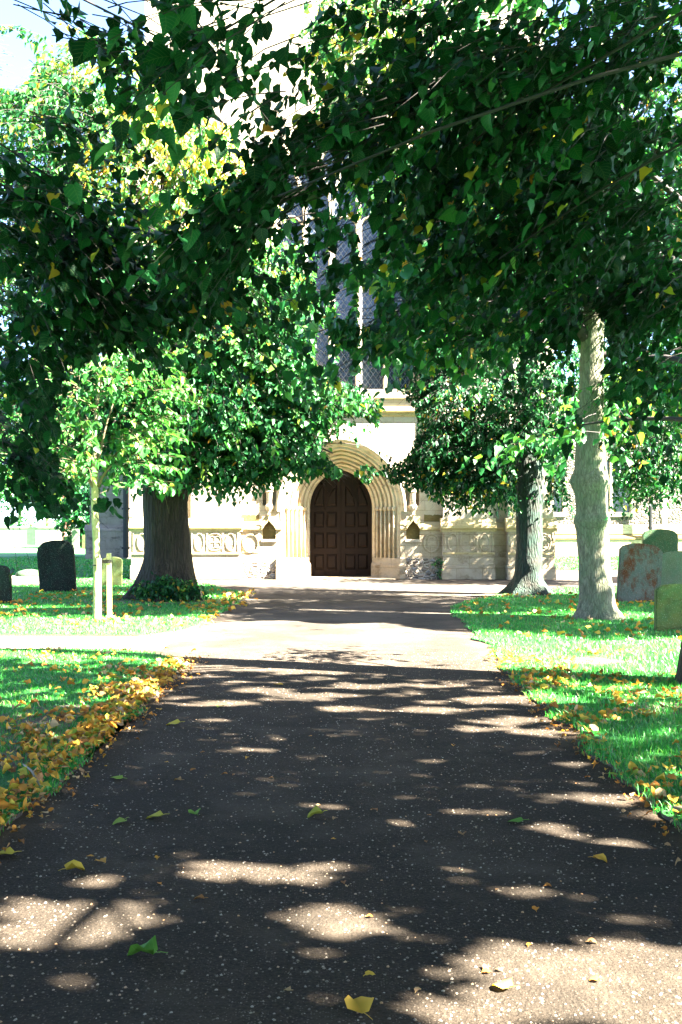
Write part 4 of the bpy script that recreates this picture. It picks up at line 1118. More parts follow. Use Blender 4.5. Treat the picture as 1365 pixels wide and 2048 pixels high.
hedge(-24.5, -22.6, 84, 2.3, 'short dark hedge behind the far wall beside the wooden pole', 2)

# ------------------------------------------------------------------ trees
def trunk_mesh(base, prof, px_path=None, sides=28, flute=0.10, seed=1.0, roots=6, flare=1.7, knots=()):
    """prof: (z, radius, dx, dy); roots swell the foot"""
    bm = bmesh.new()
    rings = []
    zs = []
    for i in range(len(prof) - 1):
        z0, r0, dx0, dy0 = prof[i]; z1, r1, dx1, dy1 = prof[i+1]
        k = max(2, int((z1 - z0) / 0.11))
        for j in range(k):
            t = j / k; t2 = t * t * (3 - 2 * t); zs.append((z0 + (z1 - z0) * t, r0 + (r1 - r0) * t2, dx0 + (dx1 - dx0) * t2, dy0 + (dy1 - dy0) * t2))
    zs.append(prof[-1])
    for (z, r, dx, dy) in zs:
        ring = []
        fl = max(0.0, 1 - z / (r * 2.0)) ** 2.2 if z < r * 2.0 else 0
        for k in range(sides):
            t = 2 * PI * k / sides
            rt = max(0, math.cos(t * roots / 1.0 + seed + 0.8 * math.sin(t * 2 + seed))) ** 1.2
            rr = r * (1 + fl * (flare - 1) * (0.35 + 0.9 * rt))
            rr *= 1 + flute * mnoise.noise(Vector((math.cos(t) * 2.6 + seed, math.sin(t) * 2.6, z * 0.45))) + 0.035 * mnoise.noise(Vector((math.cos(t) * 9, math.sin(t) * 9 + seed, z * 3)))
            for (kt, kz, kr, kh) in knots:
                dt = (t - kt + PI) % (2 * PI) - PI
                rr += kh * math.exp(-(dt * r / kr) ** 2 - ((z - kz) / kr) ** 2)
            ring.append(bm.verts.new((base[0] + dx + rr * math.cos(t), base[1] + dy + rr * math.sin(t), z - 0.05)))
        rings.append(ring)
    for a, b_ in zip(rings[:-1], rings[1:]):
        for k in range(sides): bm.faces.new((a[k], a[(k+1) % sides], b_[(k+1) % sides], b_[k]))
    bm.faces.new(rings[-1])
    return bm

def tree(label, base, prof, bark, crown, limbs, leafmat='leaf', twig='twig', **kw):
    """crown: list of spray() argument dicts; limbs: (start, end, r0, r1, sag)"""
    t = thing('linden_tree', label, 'tree', (base[0], base[1], 0))
    inv = __import__('mathutils').Matrix.Translation((-base[0], -base[1], 0))
    def par(o): o.data.transform(inv); o.parent = t; return o
    par(obj('trunk', trunk_mesh(base, prof, **kw), M[bark], smooth=True))
    for (a, e, r0, r1, sag) in limbs:
        a = Vector(a); e = Vector(e); bm = bmesh.new(); n = 9
        side = (e - a).cross(Vector((0, 0, 1))).normalized()
        L = (e - a).length
        pts = []
        for i in range(n):
            q = i / (n - 1)
            pts.append(a.lerp(e, q) + Vector((0, 0, sag * 4 * q * (1 - q))) + side * 0.05 * L * math.sin(q * 5 + a.x + e.z) * q)
        add_tube(bm, pts, [r0 + (r1 - r0) * (i / (n - 1)) ** 0.7 for i in range(n)], 9, jit=0.15)
        for j in ((3, 5, 6, 7) if r1 > .0135 else ()):
            o_ = pts[j]; dd = (pts[j] - pts[j-1]).normalized() + Vector((random.uniform(-.8, .8), random.uniform(-.8, .8), random.uniform(-.5, .5)))
            ln = L * random.uniform(.15, .3); r_ = (r0 + (r1 - r0) * j / (n - 1)) * 0.5
            add_tube(bm, [o_, o_ + dd * ln * .5, o_ + dd * ln + Vector((0, 0, -.1 * ln))], [r_, r_ * .7, r_ * .35], 6)
        par(obj('branch', bm, M['twig' if bark != 'bark_young' else 'twig_young'], smooth=True))
    bag = Bag()
    for c in crown:
        c = dict(c); spray(bag, c.pop('c'), c.pop('r'), c.pop('K'), **c)
    par(bag.build('crown', [M[leafmat], M[twig]]))
    return t

def blob(px, py, Y, rx, ry, rd, K, **kw):
    """an ellipsoid of twigs, given by where it is seen and how far it stands"""
    p = P(px, py, Y)
    return dict(c=tuple(p), r=(rx * Y / F, rd, ry * Y / F), K=K, **kw)

# clear views: to the door, window lights, bright facade, trunks
CLEAR += [(684, 1100, 230, 150, 12, 40), (300, 1120, 420, 125, 8, 40), (430, 100, 90, 150, 8, 40), (520, 90, 60, 120, 8, 40), (370, 60, 30, 200, 8, 40),
          (700, 880, 60, 60, 1, 21), (795, 850, 40, 70, 1, 40), (1000, 1120, 330, 95, 8, 40), (690, 1300, 700, 260, 1, 40), (1180, 960, 48, 90, 1, 30), (1187, 735, 36, 145, 1, 16.4), (1062, 965, 32, 65, 1, 22.4), (545, 210, 85, 120, 8, 40), (735, 470, 22, 50, 1, 29), (690, 600, 20, 40, 1, 29), (742, 610, 18, 45, 1, 29), (690, 725, 20, 40, 1, 29), (745, 745, 22, 30, 1, 29), (600, 350, 28, 24, 1, 29), (655, 295, 20, 22, 1, 29), (725, 650, 8, 90, 1, 29), (205, 850, 105, 150, 1, 9), (645, 690, 20, 44, 1, 29), (800, 600, 14, 34, 1, 29), (600, 420, 22, 24, 1, 29), (690, 500, 16, 30, 1, 29), (640, 560, 14, 30, 1, 29), (20, 120, 50, 60, 8, 60)]

# --- big old tree on the left
LT = (-3.72, 21.4)
lt_crown = []
fd = dict(leaf=0.115, step=0.085, L=0.8, droop=0.7, hang=0.75, kind='mid')
for (px, py, Y, rx, ry, rd, K, ti, ye) in [
    (250, 190, 21.5, 130, 110, 1.6, 420, .50, .10), (420, 300, 21, 110, 110, 1.5, 330, .60, .22), (330, 330, 20.5, 110, 100, 1.5, 330, .55, .16), (140, 280, 21, 130, 120, 1.6, 480, .34, .05), (60, 150, 21.5, 90, 80, 1.5, 300, .34, .10),
    (200, 440, 20.5, 120, 80, 1.5, 330, .50, .14), (400, 460, 20.5, 130, 80, 1.5, 330, .48, .12), (60, 430, 21, 110, 130, 1.5, 300, .35, .02), (500, 560, 20.2, 110, 80, 1.4, 330, .34, .03), (330, 600, 20.2, 140, 90, 1.4, 420, .34, .02),
    (120, 620, 20.8, 130, 110, 1.5, 360, .32, .02), (560, 660, 20.2, 80, 90, 1.3, 330, .34, .02), (440, 700, 19.9, 120, 80, 1.3, 420, .38, .02), (300, 740, 19.9, 110, 80, 1.3, 330, .38, .02),
    (560, 780, 20.0, 110, 60, 1.2, 330, .32, .01), (430, 820, 19.8, 110, 70, 1.2, 420, .32, .01), (620, 830, 20.2, 90, 40, 1.1, 240, .30, .01), (690, 815, 20.3, 60, 26, .8, 110, .30, .01), (520, 880, 19.9, 100, 50, 1.1, 330, .28, .01),
    (600, 905, 20.0, 60, 32, .8, 120, .28, .01), (660, 930, 20.2, 36, 18, .5, 50, .30, .0), (690, 955, 20.3, 18, 10, .3, 14, .30, .0), (450, 935, 19.9, 70, 34, .9, 150, .28, .01), (350, 900, 19.9, 80, 45, .9, 160, .30, .01), (230, 850, 20.5, 110, 80, 1.2, 240, .32, .0), (90, 800, 21, 120, 110, 1.4, 300, .30, .0)]:
    lt_crown.append(blob(px, py, Y, rx, ry, rd, int(K * .8), tint=ti, yellow=ye, bias=((px - 335) / 260, -0.5, -0.1), **fd))
for (x_, y_, z_) in ((-3.2, 23, 4.8), (-5.2, 22.9, 4.5), (-2.0, 22.8, 5.8), (-4.0, 23.3, 6.5), (-6.2, 21.8, 4.2), (-1.4, 22.6, 4.6)):
    lt_crown.append(dict(c=(x_, y_, z_), r=(1.3, 1.0, .9), K=300, tint=.3, **fd))
lt_l = [((LT[0] + .2, LT[1], 2.6), P(470, 830, 20.2), .26, .05, .5), ((LT[0], LT[1], 3.2), P(590, 700, 20.3), .22, .04, .6), ((LT[0], LT[1], 3.2), P(140, 640, 21), .22, .05, .6), ((LT[0], LT[1], 5.5), P(420, 420, 20.8), .2, .04, .3),
        ((LT[0], LT[1], 5), P(100, 400, 21), .18, .04, .4), ((LT[0], LT[1], 7), P(400, 250, 21), .14, .03, .2), ((LT[0], LT[1], 7.5), P(150, 180, 21.4), .14, .03, .2), ((LT[0] + .1, LT[1], 3.0), P(660, 905, 20.2), .12, .015, .5)]
tree('massive old linden with dark ridged trunk and ivied foot left of the church door', LT,
     [(0, .56, 0, 0), (.5, .55, 0, 0), (1.2, .50, .0, 0), (1.9, .47, -.03, 0), (2.4, .47, -.04, 0), (2.75, .50, 0, 0), (3.2, .38, -.02, 0), (4.5, .30, -.12, 0), (6.5, .22, -.05, 0), (9, .14, 0, 0), (12, .05, .1, 0)],
     'bark_dark', lt_crown, lt_l, sides=40, flute=.12, seed=2.2, roots=5, flare=1.85, knots=((-.2, 2.55, .22, .22), (-1.2, 2.1, .1, .05)))
# ivy and suckers round its foot
bag = Bag()
for (px, py, rx, ry, K) in [(345, 1172, 45, 22, 110), (300, 1178, 30, 16, 60), (385, 1180, 26, 14, 50), (335, 1190, 60, 8, 60)]:
    p = P(px, py, LT[1] - .72); spray(bag, tuple(p), (rx * 20.6 / F, .12, ry * 20.6 / F), K, L=.22, step=.05, leaf=.075, tint=.28, yellow=.03, droop=.4, masked=False, clear=False, bias=(0, -1, .2))
tag(bag.build('ivy', [M['leaf'], M['twig']]), 'dark ivy and suckers creeping round the foot of the massive left trunk', 'ivy')

# --- right-hand tree near the church
AT = (4.30, 22.9)
a_crown = []
for (px, py, Y, rx, ry, rd, K, ti, ye) in [
    (960, 700, 22.4, 110, 70, 1.5, 420, .26, .03), (1060, 660, 22.4, 110, 90, 1.5, 460, .22, .01), (920, 800, 22.0, 90, 60, 1.4, 400, .24, .04), (1030, 800, 22.0, 110, 80, 1.4, 520, .20, .01), (1120, 760, 22.4, 90, 90, 1.4, 400, .20, .0),
    (900, 880, 21.8, 80, 45, 1.2, 320, .22, .03), (990, 890, 21.8, 100, 55, 1.2, 420, .18, .01), (860, 930, 21.8, 50, 26, .9, 120, .24, .02), (920, 955, 21.8, 40, 30, .8, 110, .28, .05), (1000, 960, 21.8, 60, 34, .9, 170, .30, .06), (1110, 900, 22, 80, 55, 1.1, 300, .20, .01),
    (1130, 960, 22, 50, 28, .8, 120, .24, .03), (800, 945, 21.8, 30, 12, .5, 22, .24, .0), (760, 560, 22, 1, 1, 1, 1, .3, 0), (980, 560, 22.6, 120, 80, 1.6, 420, .34, .04), (1090, 500, 22.8, 120, 90, 1.6, 420, .34, .04), (900, 440, 22.8, 110, 100, 1.6, 360, .45, .08), (1000, 330, 23, 130, 120, 1.8, 420, .48, .08), (880, 640, 22.2, 70, 50, 1.2, 200, .3, .05)]:
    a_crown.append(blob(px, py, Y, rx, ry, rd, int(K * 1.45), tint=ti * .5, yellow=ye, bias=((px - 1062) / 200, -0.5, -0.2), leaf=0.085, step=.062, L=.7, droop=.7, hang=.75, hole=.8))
a_l = [((AT[0], AT[1], 3.0), P(900, 880, 21.9), .13, .03, .3), ((AT[0], AT[1], 4.0), P(940, 740, 22.1), .14, .03, .4), ((AT[0], AT[1], 3.2), P(1130, 880, 22), .12, .03, .3), ((AT[0], AT[1], 5.5), P(920, 480, 22.7), .14, .03, .4), ((AT[0], AT[1], 6), P(1100, 480, 22.7), .12, .03, .4), ((AT[0], AT[1], 3.5), P(1140, 720, 22.3), .13, .03, .3)]
tree('medium linden with dark grey-green trunk and low dense crown right of the church door', AT,
     [(0, .36, 0, 0), (.5, .32, 0, 0), (1.2, .30, .02, 0), (2.2, .31, .0, 0), (2.8, .33, -.02, 0), (3.6, .26, 0, 0), (6, .18, 0, 0), (9, .10, 0, 0), (12, .04, .1, 0)],
     'bark_grey', a_crown, a_l, sides=32, flute=.08, seed=5.1, roots=5, flare=2.0, knots=((-1.6, .75, .12, .08), (0.1, 1.35, .1, .03), (0.1, 2.2, .12, .03)))

# --- pale trunked tree on the right
BT = (4.28, 16.9)
b_crown = []
for (px, py, Y, rx, ry, rd, K, ti, ye) in [
    (820, 230, 16.5, 120, 110, 1.5, 380, .50, .05), (960, 160, 16.5, 140, 110, 1.6, 400, .45, .04), (840, 420, 16.3, 120, 90, 1.3, 400, .45, .05), (980, 430, 16.3, 120, 120, 1.4, 380, .42, .04), (900, 560, 16.2, 120, 70, 1.2, 330, .42, .04),
    (1120, 300, 16.8, 130, 150, 1.6, 380, .34, .03), (1290, 250, 17, 110, 180, 1.6, 400, .34, .04), (1310, 560, 17, 90, 150, 1.4, 400, .26, .01), (1100, 520, 16.8, 90, 80, 1.2, 220, .28, .02), (760, 90, 16.5, 110, 80, 1.5, 240, .52, .08), (1000, 30, 16.5, 200, 70, 1.6, 300, .45, .05), (1250, 60, 16.8, 140, 90, 1.6, 300, .48, .06), (660, 540, 16, 60, 60, .8, 90, .34, .03), (760, 620, 16, 80, 50, 1, 120, .40, .04), (800, 520, 16, 60, 60, 1, 100, .5, .08), (1300, 760, 16.6, 70, 70, 1.0, 200, .36, .02)]:
    b_crown.append(blob(px, py, Y, rx, ry, rd, int(K * 1.25), tint=ti, yellow=ye, bias=((px - 1190) / 300, -0.4, -0.2), leaf=0.10, step=.078, L=.8, droop=.7, hang=.7))
b_l = [((BT[0], BT[1], 4.6), P(900, 520, 16.4), .12, .02, .4), ((BT[0], BT[1], 6), P(840, 300, 16.5), .12, .02, .3), ((BT[0], BT[1], 5.2), P(1310, 560, 17), .11, .03, .3), ((BT[0], BT[1], 7.2), P(1000, 120, 16.5), .1, .02, .2), ((BT[0], BT[1], 7.2), P(1290, 150, 17), .1, .02, .2), ((BT[0], BT[1], 4.4), P(1310, 740, 16.7), .07, .02, .2)]
b_prof = [(0, .30, .05, 0), (.35, .275, .03, 0), (1.0, .26, .0, 0), (1.55, .27, -.03, 0), (1.72, .305, -.04, 0), (1.85, .265, -.04, 0), (2.15, .27, -.05, 0), (2.38, .31, -.06, 0), (2.6, .265, -.06, 0), (3.4, .23, -.06, 0), (4.1, .20, -.05, 0), (5.6, .165, .0, 0), (8, .11, .05, 0), (11, .04, .1, 0)]
tree('pale lichened linden trunk with swollen collars, between the path and the right headstones', BT, b_prof, 'bark_pale', b_crown, b_l, sides=36, flute=.025, seed=7.7, roots=5, flare=1.7,
     knots=((-1.3, 1.75, .13, .09), (-1.15, 2.05, .10, .06), (-1.4, 2.35, .12, .07), (3.1, 2.4, .12, .06), (-1.1, 1.9, .07, .05), (-1.0, .5, .2, .05), (-1.5, 3.0, .08, .05)))

# --- tree at the right edge, only the rim of its trunk in the frame
NT = (3.73, 9.9)
n_crown = []
for (px, py, Y, rx, ry, rd, K, ti, ye) in [
    (1110, 872, 11.6, 70, 9, .3, 30, .40, .0), (1190, 852, 11.6, 36, 24, .3, 26, .42, .0), (1230, 790, 11.4, 36, 22, .4, 16, .4, .02), (1290, 700, 10.8, 70, 90, .8, 120, .36, .03), (1240, 780, 11, 70, 26, .5, 40, .46, .02), (1330, 800, 10.6, 40, 60, .5, 60, .3, .0),
    (1000, 620, 9.4, 130, 70, .8, 150, .34, .03), (880, 640, 9.2, 90, 60, .7, 110, .30, .04), (760, 660, 9.2, 70, 50, .5, 60, .30, .02), (1150, 560, 9.6, 110, 80, .8, 150, .28, .02), (900, 520, 9.0, 110, 60, .7, 120, .36, .05), (1020, 440, 9, 130, 70, .8, 150, .30, .03), (1280, 500, 9.5, 100, 120, .9, 190, .22, .01), (1240, 330, 9, 120, 110, .9, 180, .26, .02), (1060, 220, 9, 130, 90, .8, 130, .3, .03)]:
    n_crown.append(blob(px, py, Y, rx, ry, rd, K, tint=ti, yellow=ye, bias=((px - 1400) / 300, -0.3, -0.25), leaf=0.09, step=.07, L=.7, droop=.8, hang=.75, kind='near', hole=1.0 if Y < 11 else .5))
n_l = [((NT[0], NT[1], 3.6), P(1000, 620, 9.5), .05, .01, .25), ((NT[0], NT[1], 4), P(900, 500, 9.1), .05, .01, .3), ((NT[0], NT[1], 4.4), P(1050, 280, 9.1), .05, .01, .3), ((NT[0], NT[1], 2.6), P(1090, 872, 11.6), .035, .006, .12), ((NT[0], NT[1], 3.0), P(1240, 740, 10.9), .05, .01, .2)]
tree('linden whose dark trunk shows only as a sliver at the right edge', NT, [(0, .37, 0, 0), (.6, .33, 0, 0), (2, .32, .03, 0), (4, .28, .1, 0), (7, .2, .2, 0), (10, .08, .2, 0)], 'bark_dark', n_crown, n_l, sides=30, seed=3.3, flare=1.2)

# --- tree behind on the far right
CT = (9.95, 27.0)
c_crown = []
for (px, py, rx, ry, K) in [(1290, 860, 90, 70, 520), (1240, 930, 60, 40, 220), (1320, 950, 70, 34, 260), (1370, 850, 70, 80, 400), (1230, 800, 70, 60, 300), (1330, 740, 110, 70, 420), (1290, 985, 30, 14, 40), (1225, 700, 60, 60, 200)]:
    c_crown.append(blob(px, py, 27, rx, ry, 1.5, K, tint=.20, yellow=.02, leaf=.105, step=.08, L=.8, droop=.6, hang=.7, bias=((px - 1420) / 200, -.4, -.1), hole=.5))
tree('bushy dark linden at the far right in front of the flint aisle wall', CT, [(0, .3, 0, 0), (2, .26, 0, 0), (5, .2, 0, 0), (8, .08, 0, 0)], 'bark_dark', c_crown, [((CT[0], CT[1], 2.6), P(1290, 900, 27), .12, .03, .2), ((CT[0], CT[1], 3.6), P(1260, 800, 27), .12, .03, .3), ((CT[0], CT[1], 4.4), P(1340, 740, 27), .12, .03, .2)], seed=1.9)

# --- staked young tree
ST = (-4.13, 16.9)
s_crown = []
for (px, py, rx, ry, K) in [(170, 890, 80, 40, 60), (250, 840, 80, 50, 90), (290, 900, 40, 50, 60), (190, 770, 90, 40, 80), (110, 870, 50, 40, 40), (270, 740, 60, 50, 70), (170, 940, 70, 26, 40), (110, 940, 50, 30, 34), (290, 960, 30, 30, 26), (60, 880, 50, 50, 40), (230, 690, 60, 30, 40), (330, 800, 30, 50, 36), (150, 700, 50, 30, 26)]:
    s_crown.append(blob(px, py, 16.8, rx * 1.1, ry, .6, int(K * .55), tint=.42, yellow=.04, leaf=.105, step=.085, L=.55, droop=.5, hang=.55, bias=((px - 190) / 150, -.3, .2), masked=False))
s_l = [((ST[0], ST[1], 2.15), P(130, 905, 16.7), .035, .012, .05), ((ST[0], ST[1], 2.3), P(150, 800, 16.8), .03, .01, 0), ((ST[0] + .02, ST[1], 2.25), P(240, 930, 16.7), .03, .008, .12), ((ST[0], ST[1], 2.5), P(230, 780, 16.8), .028, .008, 0), ((ST[0], ST[1], 2.5), P(195, 730, 16.8), .03, .008, 0)]
tree('slim young tree with pale yellow-green stem tied to wooden stakes on the left lawn', ST, [(0, .062, 0, 0), (1.0, .058, 0, 0), (2.1, .062, -.03, 0), (2.35, .058, -.03, 0), (3.2, .035, -.02, 0), (4.4, .012, .05, 0)], 'bark_young', s_crown, s_l, leafmat='leaf_young', twig='twig_young', sides=14, flute=.05, roots=3, flare=1.2)
def stake(x, y, w, h, label, lean=0.0):
    bm = bmesh.new(); add_box(bm, -w/2, w/2, -w/2, w/2, -.05, h, 0.008)
    o = obj('tree_stake', bm, M['stake'], loc=(x, y, LZ)); o.rotation_euler = (0, lean, 0); tag(o, label, 'stake'); return o
s1 = stake(-4.05, 16.74, .07, 1.02, 'front wooden stake close against the stem of the young tree')
s2 = stake(-3.94, 17.02, .075, 1.10, 'taller squared wooden stake just right of the young stem', -.01)
bm = bmesh.new(); add_tube(bm, [(-.07 + .0 + 0.07 * math.cos(t), 0.14 + 0.08 * math.sin(t), .90) for t in np.linspace(0, 2*PI, 13)], [.011] * 13, 6, cap=False); obj('tree_tie', bm, M['tie'], s1)
for q in (-.05, .044):
    bm = bmesh.new(); add_box(bm, -.16, .05, q, q + .006, .93, .985); obj('tree_tie', bm, M['tie'], s2)

# --- trees of the near avenue whose trunks stand outside the frame; their boughs hang into it and added unseen leaves overhead darken the path
CLEAR += [(470, 60, 1, 1, 1, 2)]
near = dict(leaf=.058, step=.042, L=.50, kind='near', droop=.7, hang=.55, flat=.7)
R0 = (4.5, 3.6)
r_crown = []
for (px, py, Y, rx, ry, rd, K, ti, ye) in [
    # hanging tip above the middle
    (470, 40, 3.6, 130, 40, .3, 22, .16, .01), (540, 130, 3.5, 36, 60, .12, 8, .28, .02), (520, 215, 3.5, 30, 50, .12, 6, .28, .05), (400, 110, 3.6, 36, 34, .12, 5, .25, 0), (560, 60, 3.4, 60, 40, .15, 7, .25, .0), (620, 180, 3.8, 34, 30, .15, 4, .55, .2), (660, 90, 4.2, 50, 60, .2, 9, .4, .05),
    # long diagonal bough
    (1220, 60, 4.0, 140, 80, .4, 55, .10, .01), (1060, 110, 4.0, 130, 80, .4, 60, .10, .01), (930, 160, 4.0, 110, 70, .4, 55, .12, .02), (800, 210, 4.0, 90, 70, .35, 48, .12, .02), (700, 270, 3.9, 70, 60, .3, 38, .10, .01), (620, 340, 3.9, 60, 55, .3, 32, .10, .01), (540, 400, 3.9, 60, 45, .25, 26, .08, .01), (470, 440, 4.0, 50, 34, .2, 14, .08, .0), (560, 330, 3.9, 30, 40, .2, 8, .12, .0), (600, 430, 3.9, 34, 34, .2, 9, .12, .02),
    # right hand mass
    (1290, 200, 4.6, 120, 130, .5, 80, .10, .01), (1130, 280, 4.6, 120, 100, .5, 75, .14, .03), (980, 330, 4.8, 110, 90, .5, 60, .16, .04), (860, 350, 4.8, 80, 70, .4, 36, .18, .03), (1270, 400, 4.8, 120, 110, .5, 80, .10, .01), (1120, 450, 5, 100, 90, .5, 60, .14, .03), (1000, 510, 5.2, 90, 60, .5, 40, .22, .05), (890, 480, 5.2, 70, 50, .4, 22, .24, .03), (1290, 590, 5.2, 90, 90, .5, 70, .08, .01), (1160, 590, 5.4, 80, 60, .4, 34, .16, .02), (1320, 720, 5.6, 60, 70, .4, 44, .08, .0), (1340, 560, 5.2, 70, 120, .5, 50, .08, .0), (800, 640, 6.2, 80, 50, .4, 26, .3, .02), (880, 590, 6.0, 90, 60, .4, 34, .22, .03), (1030, 600, 6.0, 90, 50, .4, 34, .2, .04), (740, 560, 6.0, 60, 40, .4, 14, .2, .02), (730, 480, 5.6, 70, 50, .4, 18, .2, .02), (680, 440, 5.2, 50, 40, .3, 10, .15, 0), (1000, 40, 4.4, 160, 50, .5, 60, .14, .02), (820, 60, 4.6, 90, 50, .4, 30, .2, .03), (1300, 30, 4.6, 110, 50, .5, 40, .12, .01)]:
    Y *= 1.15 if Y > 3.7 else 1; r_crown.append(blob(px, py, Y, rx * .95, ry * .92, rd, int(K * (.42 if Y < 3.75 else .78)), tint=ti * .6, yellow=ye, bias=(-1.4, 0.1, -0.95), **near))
# unseen leaves above the frame, put in to shade the foreground
roof = dict(leaf=.125, step=.09, L=.9, kind='mid', droop=.5, hang=.4, flat=1.1, stems=False)
for i in range(26):
    x = random.uniform(1.8, 10.5); y = random.uniform(-5, 8.2)
    r_crown.append(dict(c=(x, y, random.uniform(5.8, 8.4)), r=(1.6, 1.6, .7), K=260, tint=.3, **roof))
for (x, y) in [(gx + (gy % 2) * .8, gy * 1.6 - 4.5) for gx in np.arange(2.2, 10.5, 1.7) for gy in range(0, 9)]:
    r_crown.append(dict(c=(x, y, 6.2 + .25 * x * .5), r=(1.15, 1.15, .45), K=150, tint=.3, **roof))
r_l = [((R0[0], R0[1], 3.9), P(560, 400, 3.95), .02, .004, .15), ((R0[0], R0[1], 4.6), P(860, 330, 4.8), .02, .004, .2), ((R0[0], R0[1], 4.2), P(1000, 520, 5.2), .02, .004, .2), ((R0[0], R0[1], 5), P(400, 60, 3.7), .02, .004, .2), ((R0[0], R0[1], 5), (6, 0, 6.5), .06, .02, .2), ((R0[0], R0[1], 5), (2.5, 1, 6.3), .05, .014, .2), ((R0[0], R0[1], 5), (7.5, 5.5, 7), .06, .02, .2), ((R0[0], R0[1], 3.6), P(1300, 640, 5.3), .02, .004, .1)]
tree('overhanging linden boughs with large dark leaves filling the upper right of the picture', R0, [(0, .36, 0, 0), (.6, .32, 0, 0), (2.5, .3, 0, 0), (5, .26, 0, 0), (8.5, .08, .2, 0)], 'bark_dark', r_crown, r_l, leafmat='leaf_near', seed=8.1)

L0 = (-4.6, 5.0)
l_crown = []
for (px, py, Y, rx, ry, rd, K, ti, ye) in [
    (60, 20, 4.2, 60, 26, .25, 12, .14, .0), (170, 40, 4.2, 60, 40, .25, 18, .14, .01), (270, 40, 4.0, 60, 50, .25, 22, .12, .01), (250, 110, 3.8, 50, 30, .2, 9, .3, .0), (350, 20, 4.0, 50, 26, .2, 10, .12, .0),
    (20, 350, 5.2, 70, 60, .4, 30, .10, .01), (110, 250, 5.0, 60, 40, .3, 10, .1, .0), (60, 450, 5.2, 110, 80, .5, 70, .10, .01), (170, 510, 5.4, 90, 50, .5, 50, .08, .01), (310, 530, 5.4, 80, 34, .45, 24, .08, .01), (420, 540, 5.4, 60, 24, .4, 12, .08, .02), (200, 600, 5.6, 80, 45, .4, 36, .10, .01), (70, 590, 5.6, 100, 80, .5, 75, .06, .01),
    (60, 730, 5.8, 90, 80, .5, 75, .06, .01), (110, 650, 5.8, 80, 40, .4, 36, .12, .0), (40, 850, 6.0, 70, 70, .4, 55, .08, .01), (80, 800, 6.0, 40, 50, .4, 24, .10, .0), (30, 950, 6.0, 40, 50, .3, 20, .12, .01), (60, 930, 6.2, 40, 40, .3, 16, .14, .02),
    (60, 1010, 5.6, 14, 20, .1, 4, .30, .0), (190, 400, 5.0, 60, 24, .3, 8, .14, .02), (380, 590, 5.6, 40, 20, .3, 5, .2, .02)]:
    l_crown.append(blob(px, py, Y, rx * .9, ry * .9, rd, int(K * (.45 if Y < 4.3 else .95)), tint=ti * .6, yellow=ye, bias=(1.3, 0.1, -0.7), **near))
for i in range(44):
    l_crown.append(dict(c=(random.uniform(-9, 2.4), random.uniform(-9, 8.5), random.uniform(6.1, 8.6)), r=(1.6, 1.6, .6), K=200, tint=.3, **roof))  # out-of-view leaves added to cut the skylight falling on the path
l_l = [((L0[0], L0[1], 4.0), P(420, 510, 5.4), .018, .004, .2), ((L0[0], L0[1], 3.4), P(130, 760, 5.9), .018, .004, .2), ((L0[0], L0[1], 5), P(290, 40, 4.0), .018, .004, .2), ((L0[0], L0[1], 3), P(70, 960, 6.0), .018, .004, .2), ((L0[0], L0[1], 4.6), P(150, 380, 5.1), .018, .004, .2)]
CLEAR.append((180, 1100, 180, 84, 1, 9))
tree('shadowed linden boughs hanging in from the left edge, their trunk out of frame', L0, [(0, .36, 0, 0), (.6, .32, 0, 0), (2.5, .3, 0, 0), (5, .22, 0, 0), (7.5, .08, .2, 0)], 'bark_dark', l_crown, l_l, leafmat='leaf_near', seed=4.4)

# --- unseen trees added behind the camera to keep skylight off the near leaves
for (bx, by) in ((-4.3, -5.5), (4.3, -6.5), (-0.5, -14), (11, -5), (-11, -3)):
    cr = [dict(c=(bx + dx, by + dy, z), r=(2.2, 1.8, 1.4), K=300, tint=.3, leaf=.14, step=.11, L=1.0, droop=.5, hang=.5, stems=False) for dx, dy, z in ((0, 0, 7), (-1.8, .3, 4.8), (1.8, .2, 4.8), (0, -.8, 3.2), (0, .5, 5.6))]
    tree('unseen linden added behind the camera to block skylight', (bx, by), [(0, .34, 0, 0), (3, .3, 0, 0), (6, .2, 0, 0), (8, .08, 0, 0)], 'bark_dark', cr, [], seed=bx)['group'] = 'lindens added behind the camera for shade'

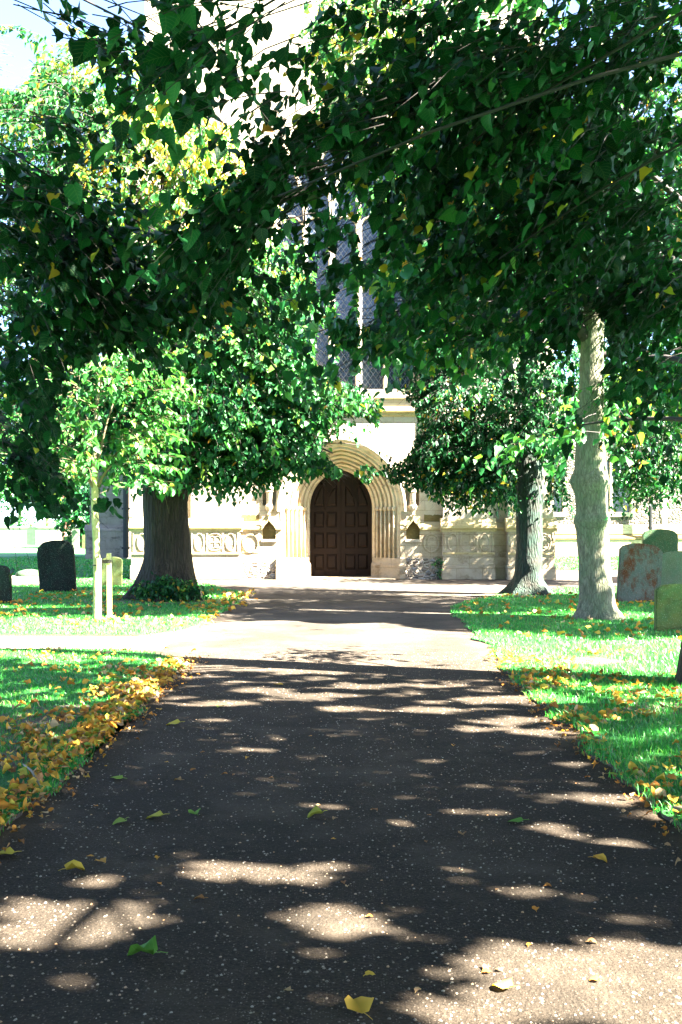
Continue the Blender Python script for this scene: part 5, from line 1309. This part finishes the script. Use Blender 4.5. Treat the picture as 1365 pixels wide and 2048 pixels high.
# --- off to the right, trees of the churchyard that throw the two bands of shade
for (bx, by, lab, pts) in [
    ((12.7), 16.0, 'churchyard linden beyond the right edge, level with the headstones', [(7.6, 15.6, 7.2), (9.2, 14.2, 7.5), (9.0, 12.6, 8.6), (10.8, 13.4, 8.6), (7.6, 13.6, 6.5), (10.5, 11.8, 9.4), (11.8, 12.2, 9.6), (6.6, 16.6, 6.4), (8.6, 16.6, 6.8), (6.0, 14.4, 5.8), (11.5, 16.5, 6.6), (12.8, 17.6, 6.6), (13.2, 15.6, 7.2), (12.4, 18.8, 6.4), (14, 17, 7.6), (10.4, 17.6, 6.2), (11.8, 11.6, 7.2), (10.6, 12.0, 6.2)]),
    ((13.5), 26.0, 'churchyard linden beyond the right edge, near the flint aisle', [(12.5, 24.5, 6.5), (14, 26, 7), (13, 27, 8), (15, 25, 7), (15.2, 27.4, 7), (14, 28.2, 6), (16.5, 26.8, 8)])]:
    cr = [dict(c=(p[0], p[1] + (1.2 if by < 20 else 0), p[2]), r=(1.5, 1.3, 1.0), K=300, tint=.3, leaf=.12, step=.09, L=.9, droop=.5, hang=.5, stems=False) for p in pts]
    tree(lab, (bx, by), [(0, .34, 0, 0), (3, .3, 0, 0), (6, .2, 0, 0), (9, .08, 0, 0)], 'bark_dark', cr, [((bx, by, 4.5), p, .09, .03, .2) for p in pts[-5:]], seed=bx)

# --- distant trees and bush, left background
def far_tree(px, Y, h, r, label, tint, trunk=.2, bushy=False, K=400):
    x = (px - CX) / F * Y
    cr = [dict(c=(x + dx * r, Y + dy * r, h * z), r=(r * .55, r * .55, h * .2), K=K // 6, tint=tint, yellow=.02, leaf=.26, step=.2, L=1.5, droop=.5, hang=.5, stems=False, masked=False, bias=(dx, dy, .2)) for dx, dy, z in ((0, 0, .85), (-.5, 0, .6), (.5, .1, .6), (0, -.5, .55), (-.3, .3, .75), (.35, -.3, .72))]
    if bushy: cr += [dict(c=(x + dx * r, Y, h * .22), r=(r * .5, r * .5, h * .2), K=K // 5, tint=tint, leaf=.2, step=.16, L=.9, stems=False, masked=False) for dx in (-.4, .4, 0)]
    tree(label, (x, Y), [(0, trunk, 0, 0), (h * .5, trunk * .7, 0, 0), (h * .9, trunk * .2, 0, 0)], 'bark_young' if not bushy else 'bark_dark', cr, [((x, Y, h * .35), (x - r * .5, Y, h * .65), trunk * .5, .04, 0), ((x, Y, h * .35), (x + r * .5, Y, h * .65), trunk * .5, .04, 0)], sides=12)
far_tree(158, 88, 8.5, 3.4, 'light feathery tree behind the far wall, right of the wooden pole', .55, K=900)
far_tree(176, 72, 4.4, 1.1, 'small dark evergreen bush standing against the left corner of the church', .12, .1, True, K=700)
far_tree(40, 90, 9, 3.8, 'green tree with a reddish stem behind the far wall at the left', .45, K=900)
far_tree(-60, 95, 12, 6, 'tall tree in the far background at the left edge', .4, K=1300)
far_tree(95, 110, 10, 4.5, 'distant hazy green tree between the two trees behind the far wall', .5, K=900)

# creeper on the corner of the plinth beside the flint patch
bag = Bag()
spray(bag, (2.92, YF - .28, .38), (.10, .05, .34), 34, L=.16, step=.05, leaf=.06, tint=.4, yellow=0, masked=False, clear=False)
tag(bag.build('creeper', [M['leaf'], M['twig']]), 'small green creeper growing up the wall beside the flint patch', 'plant')
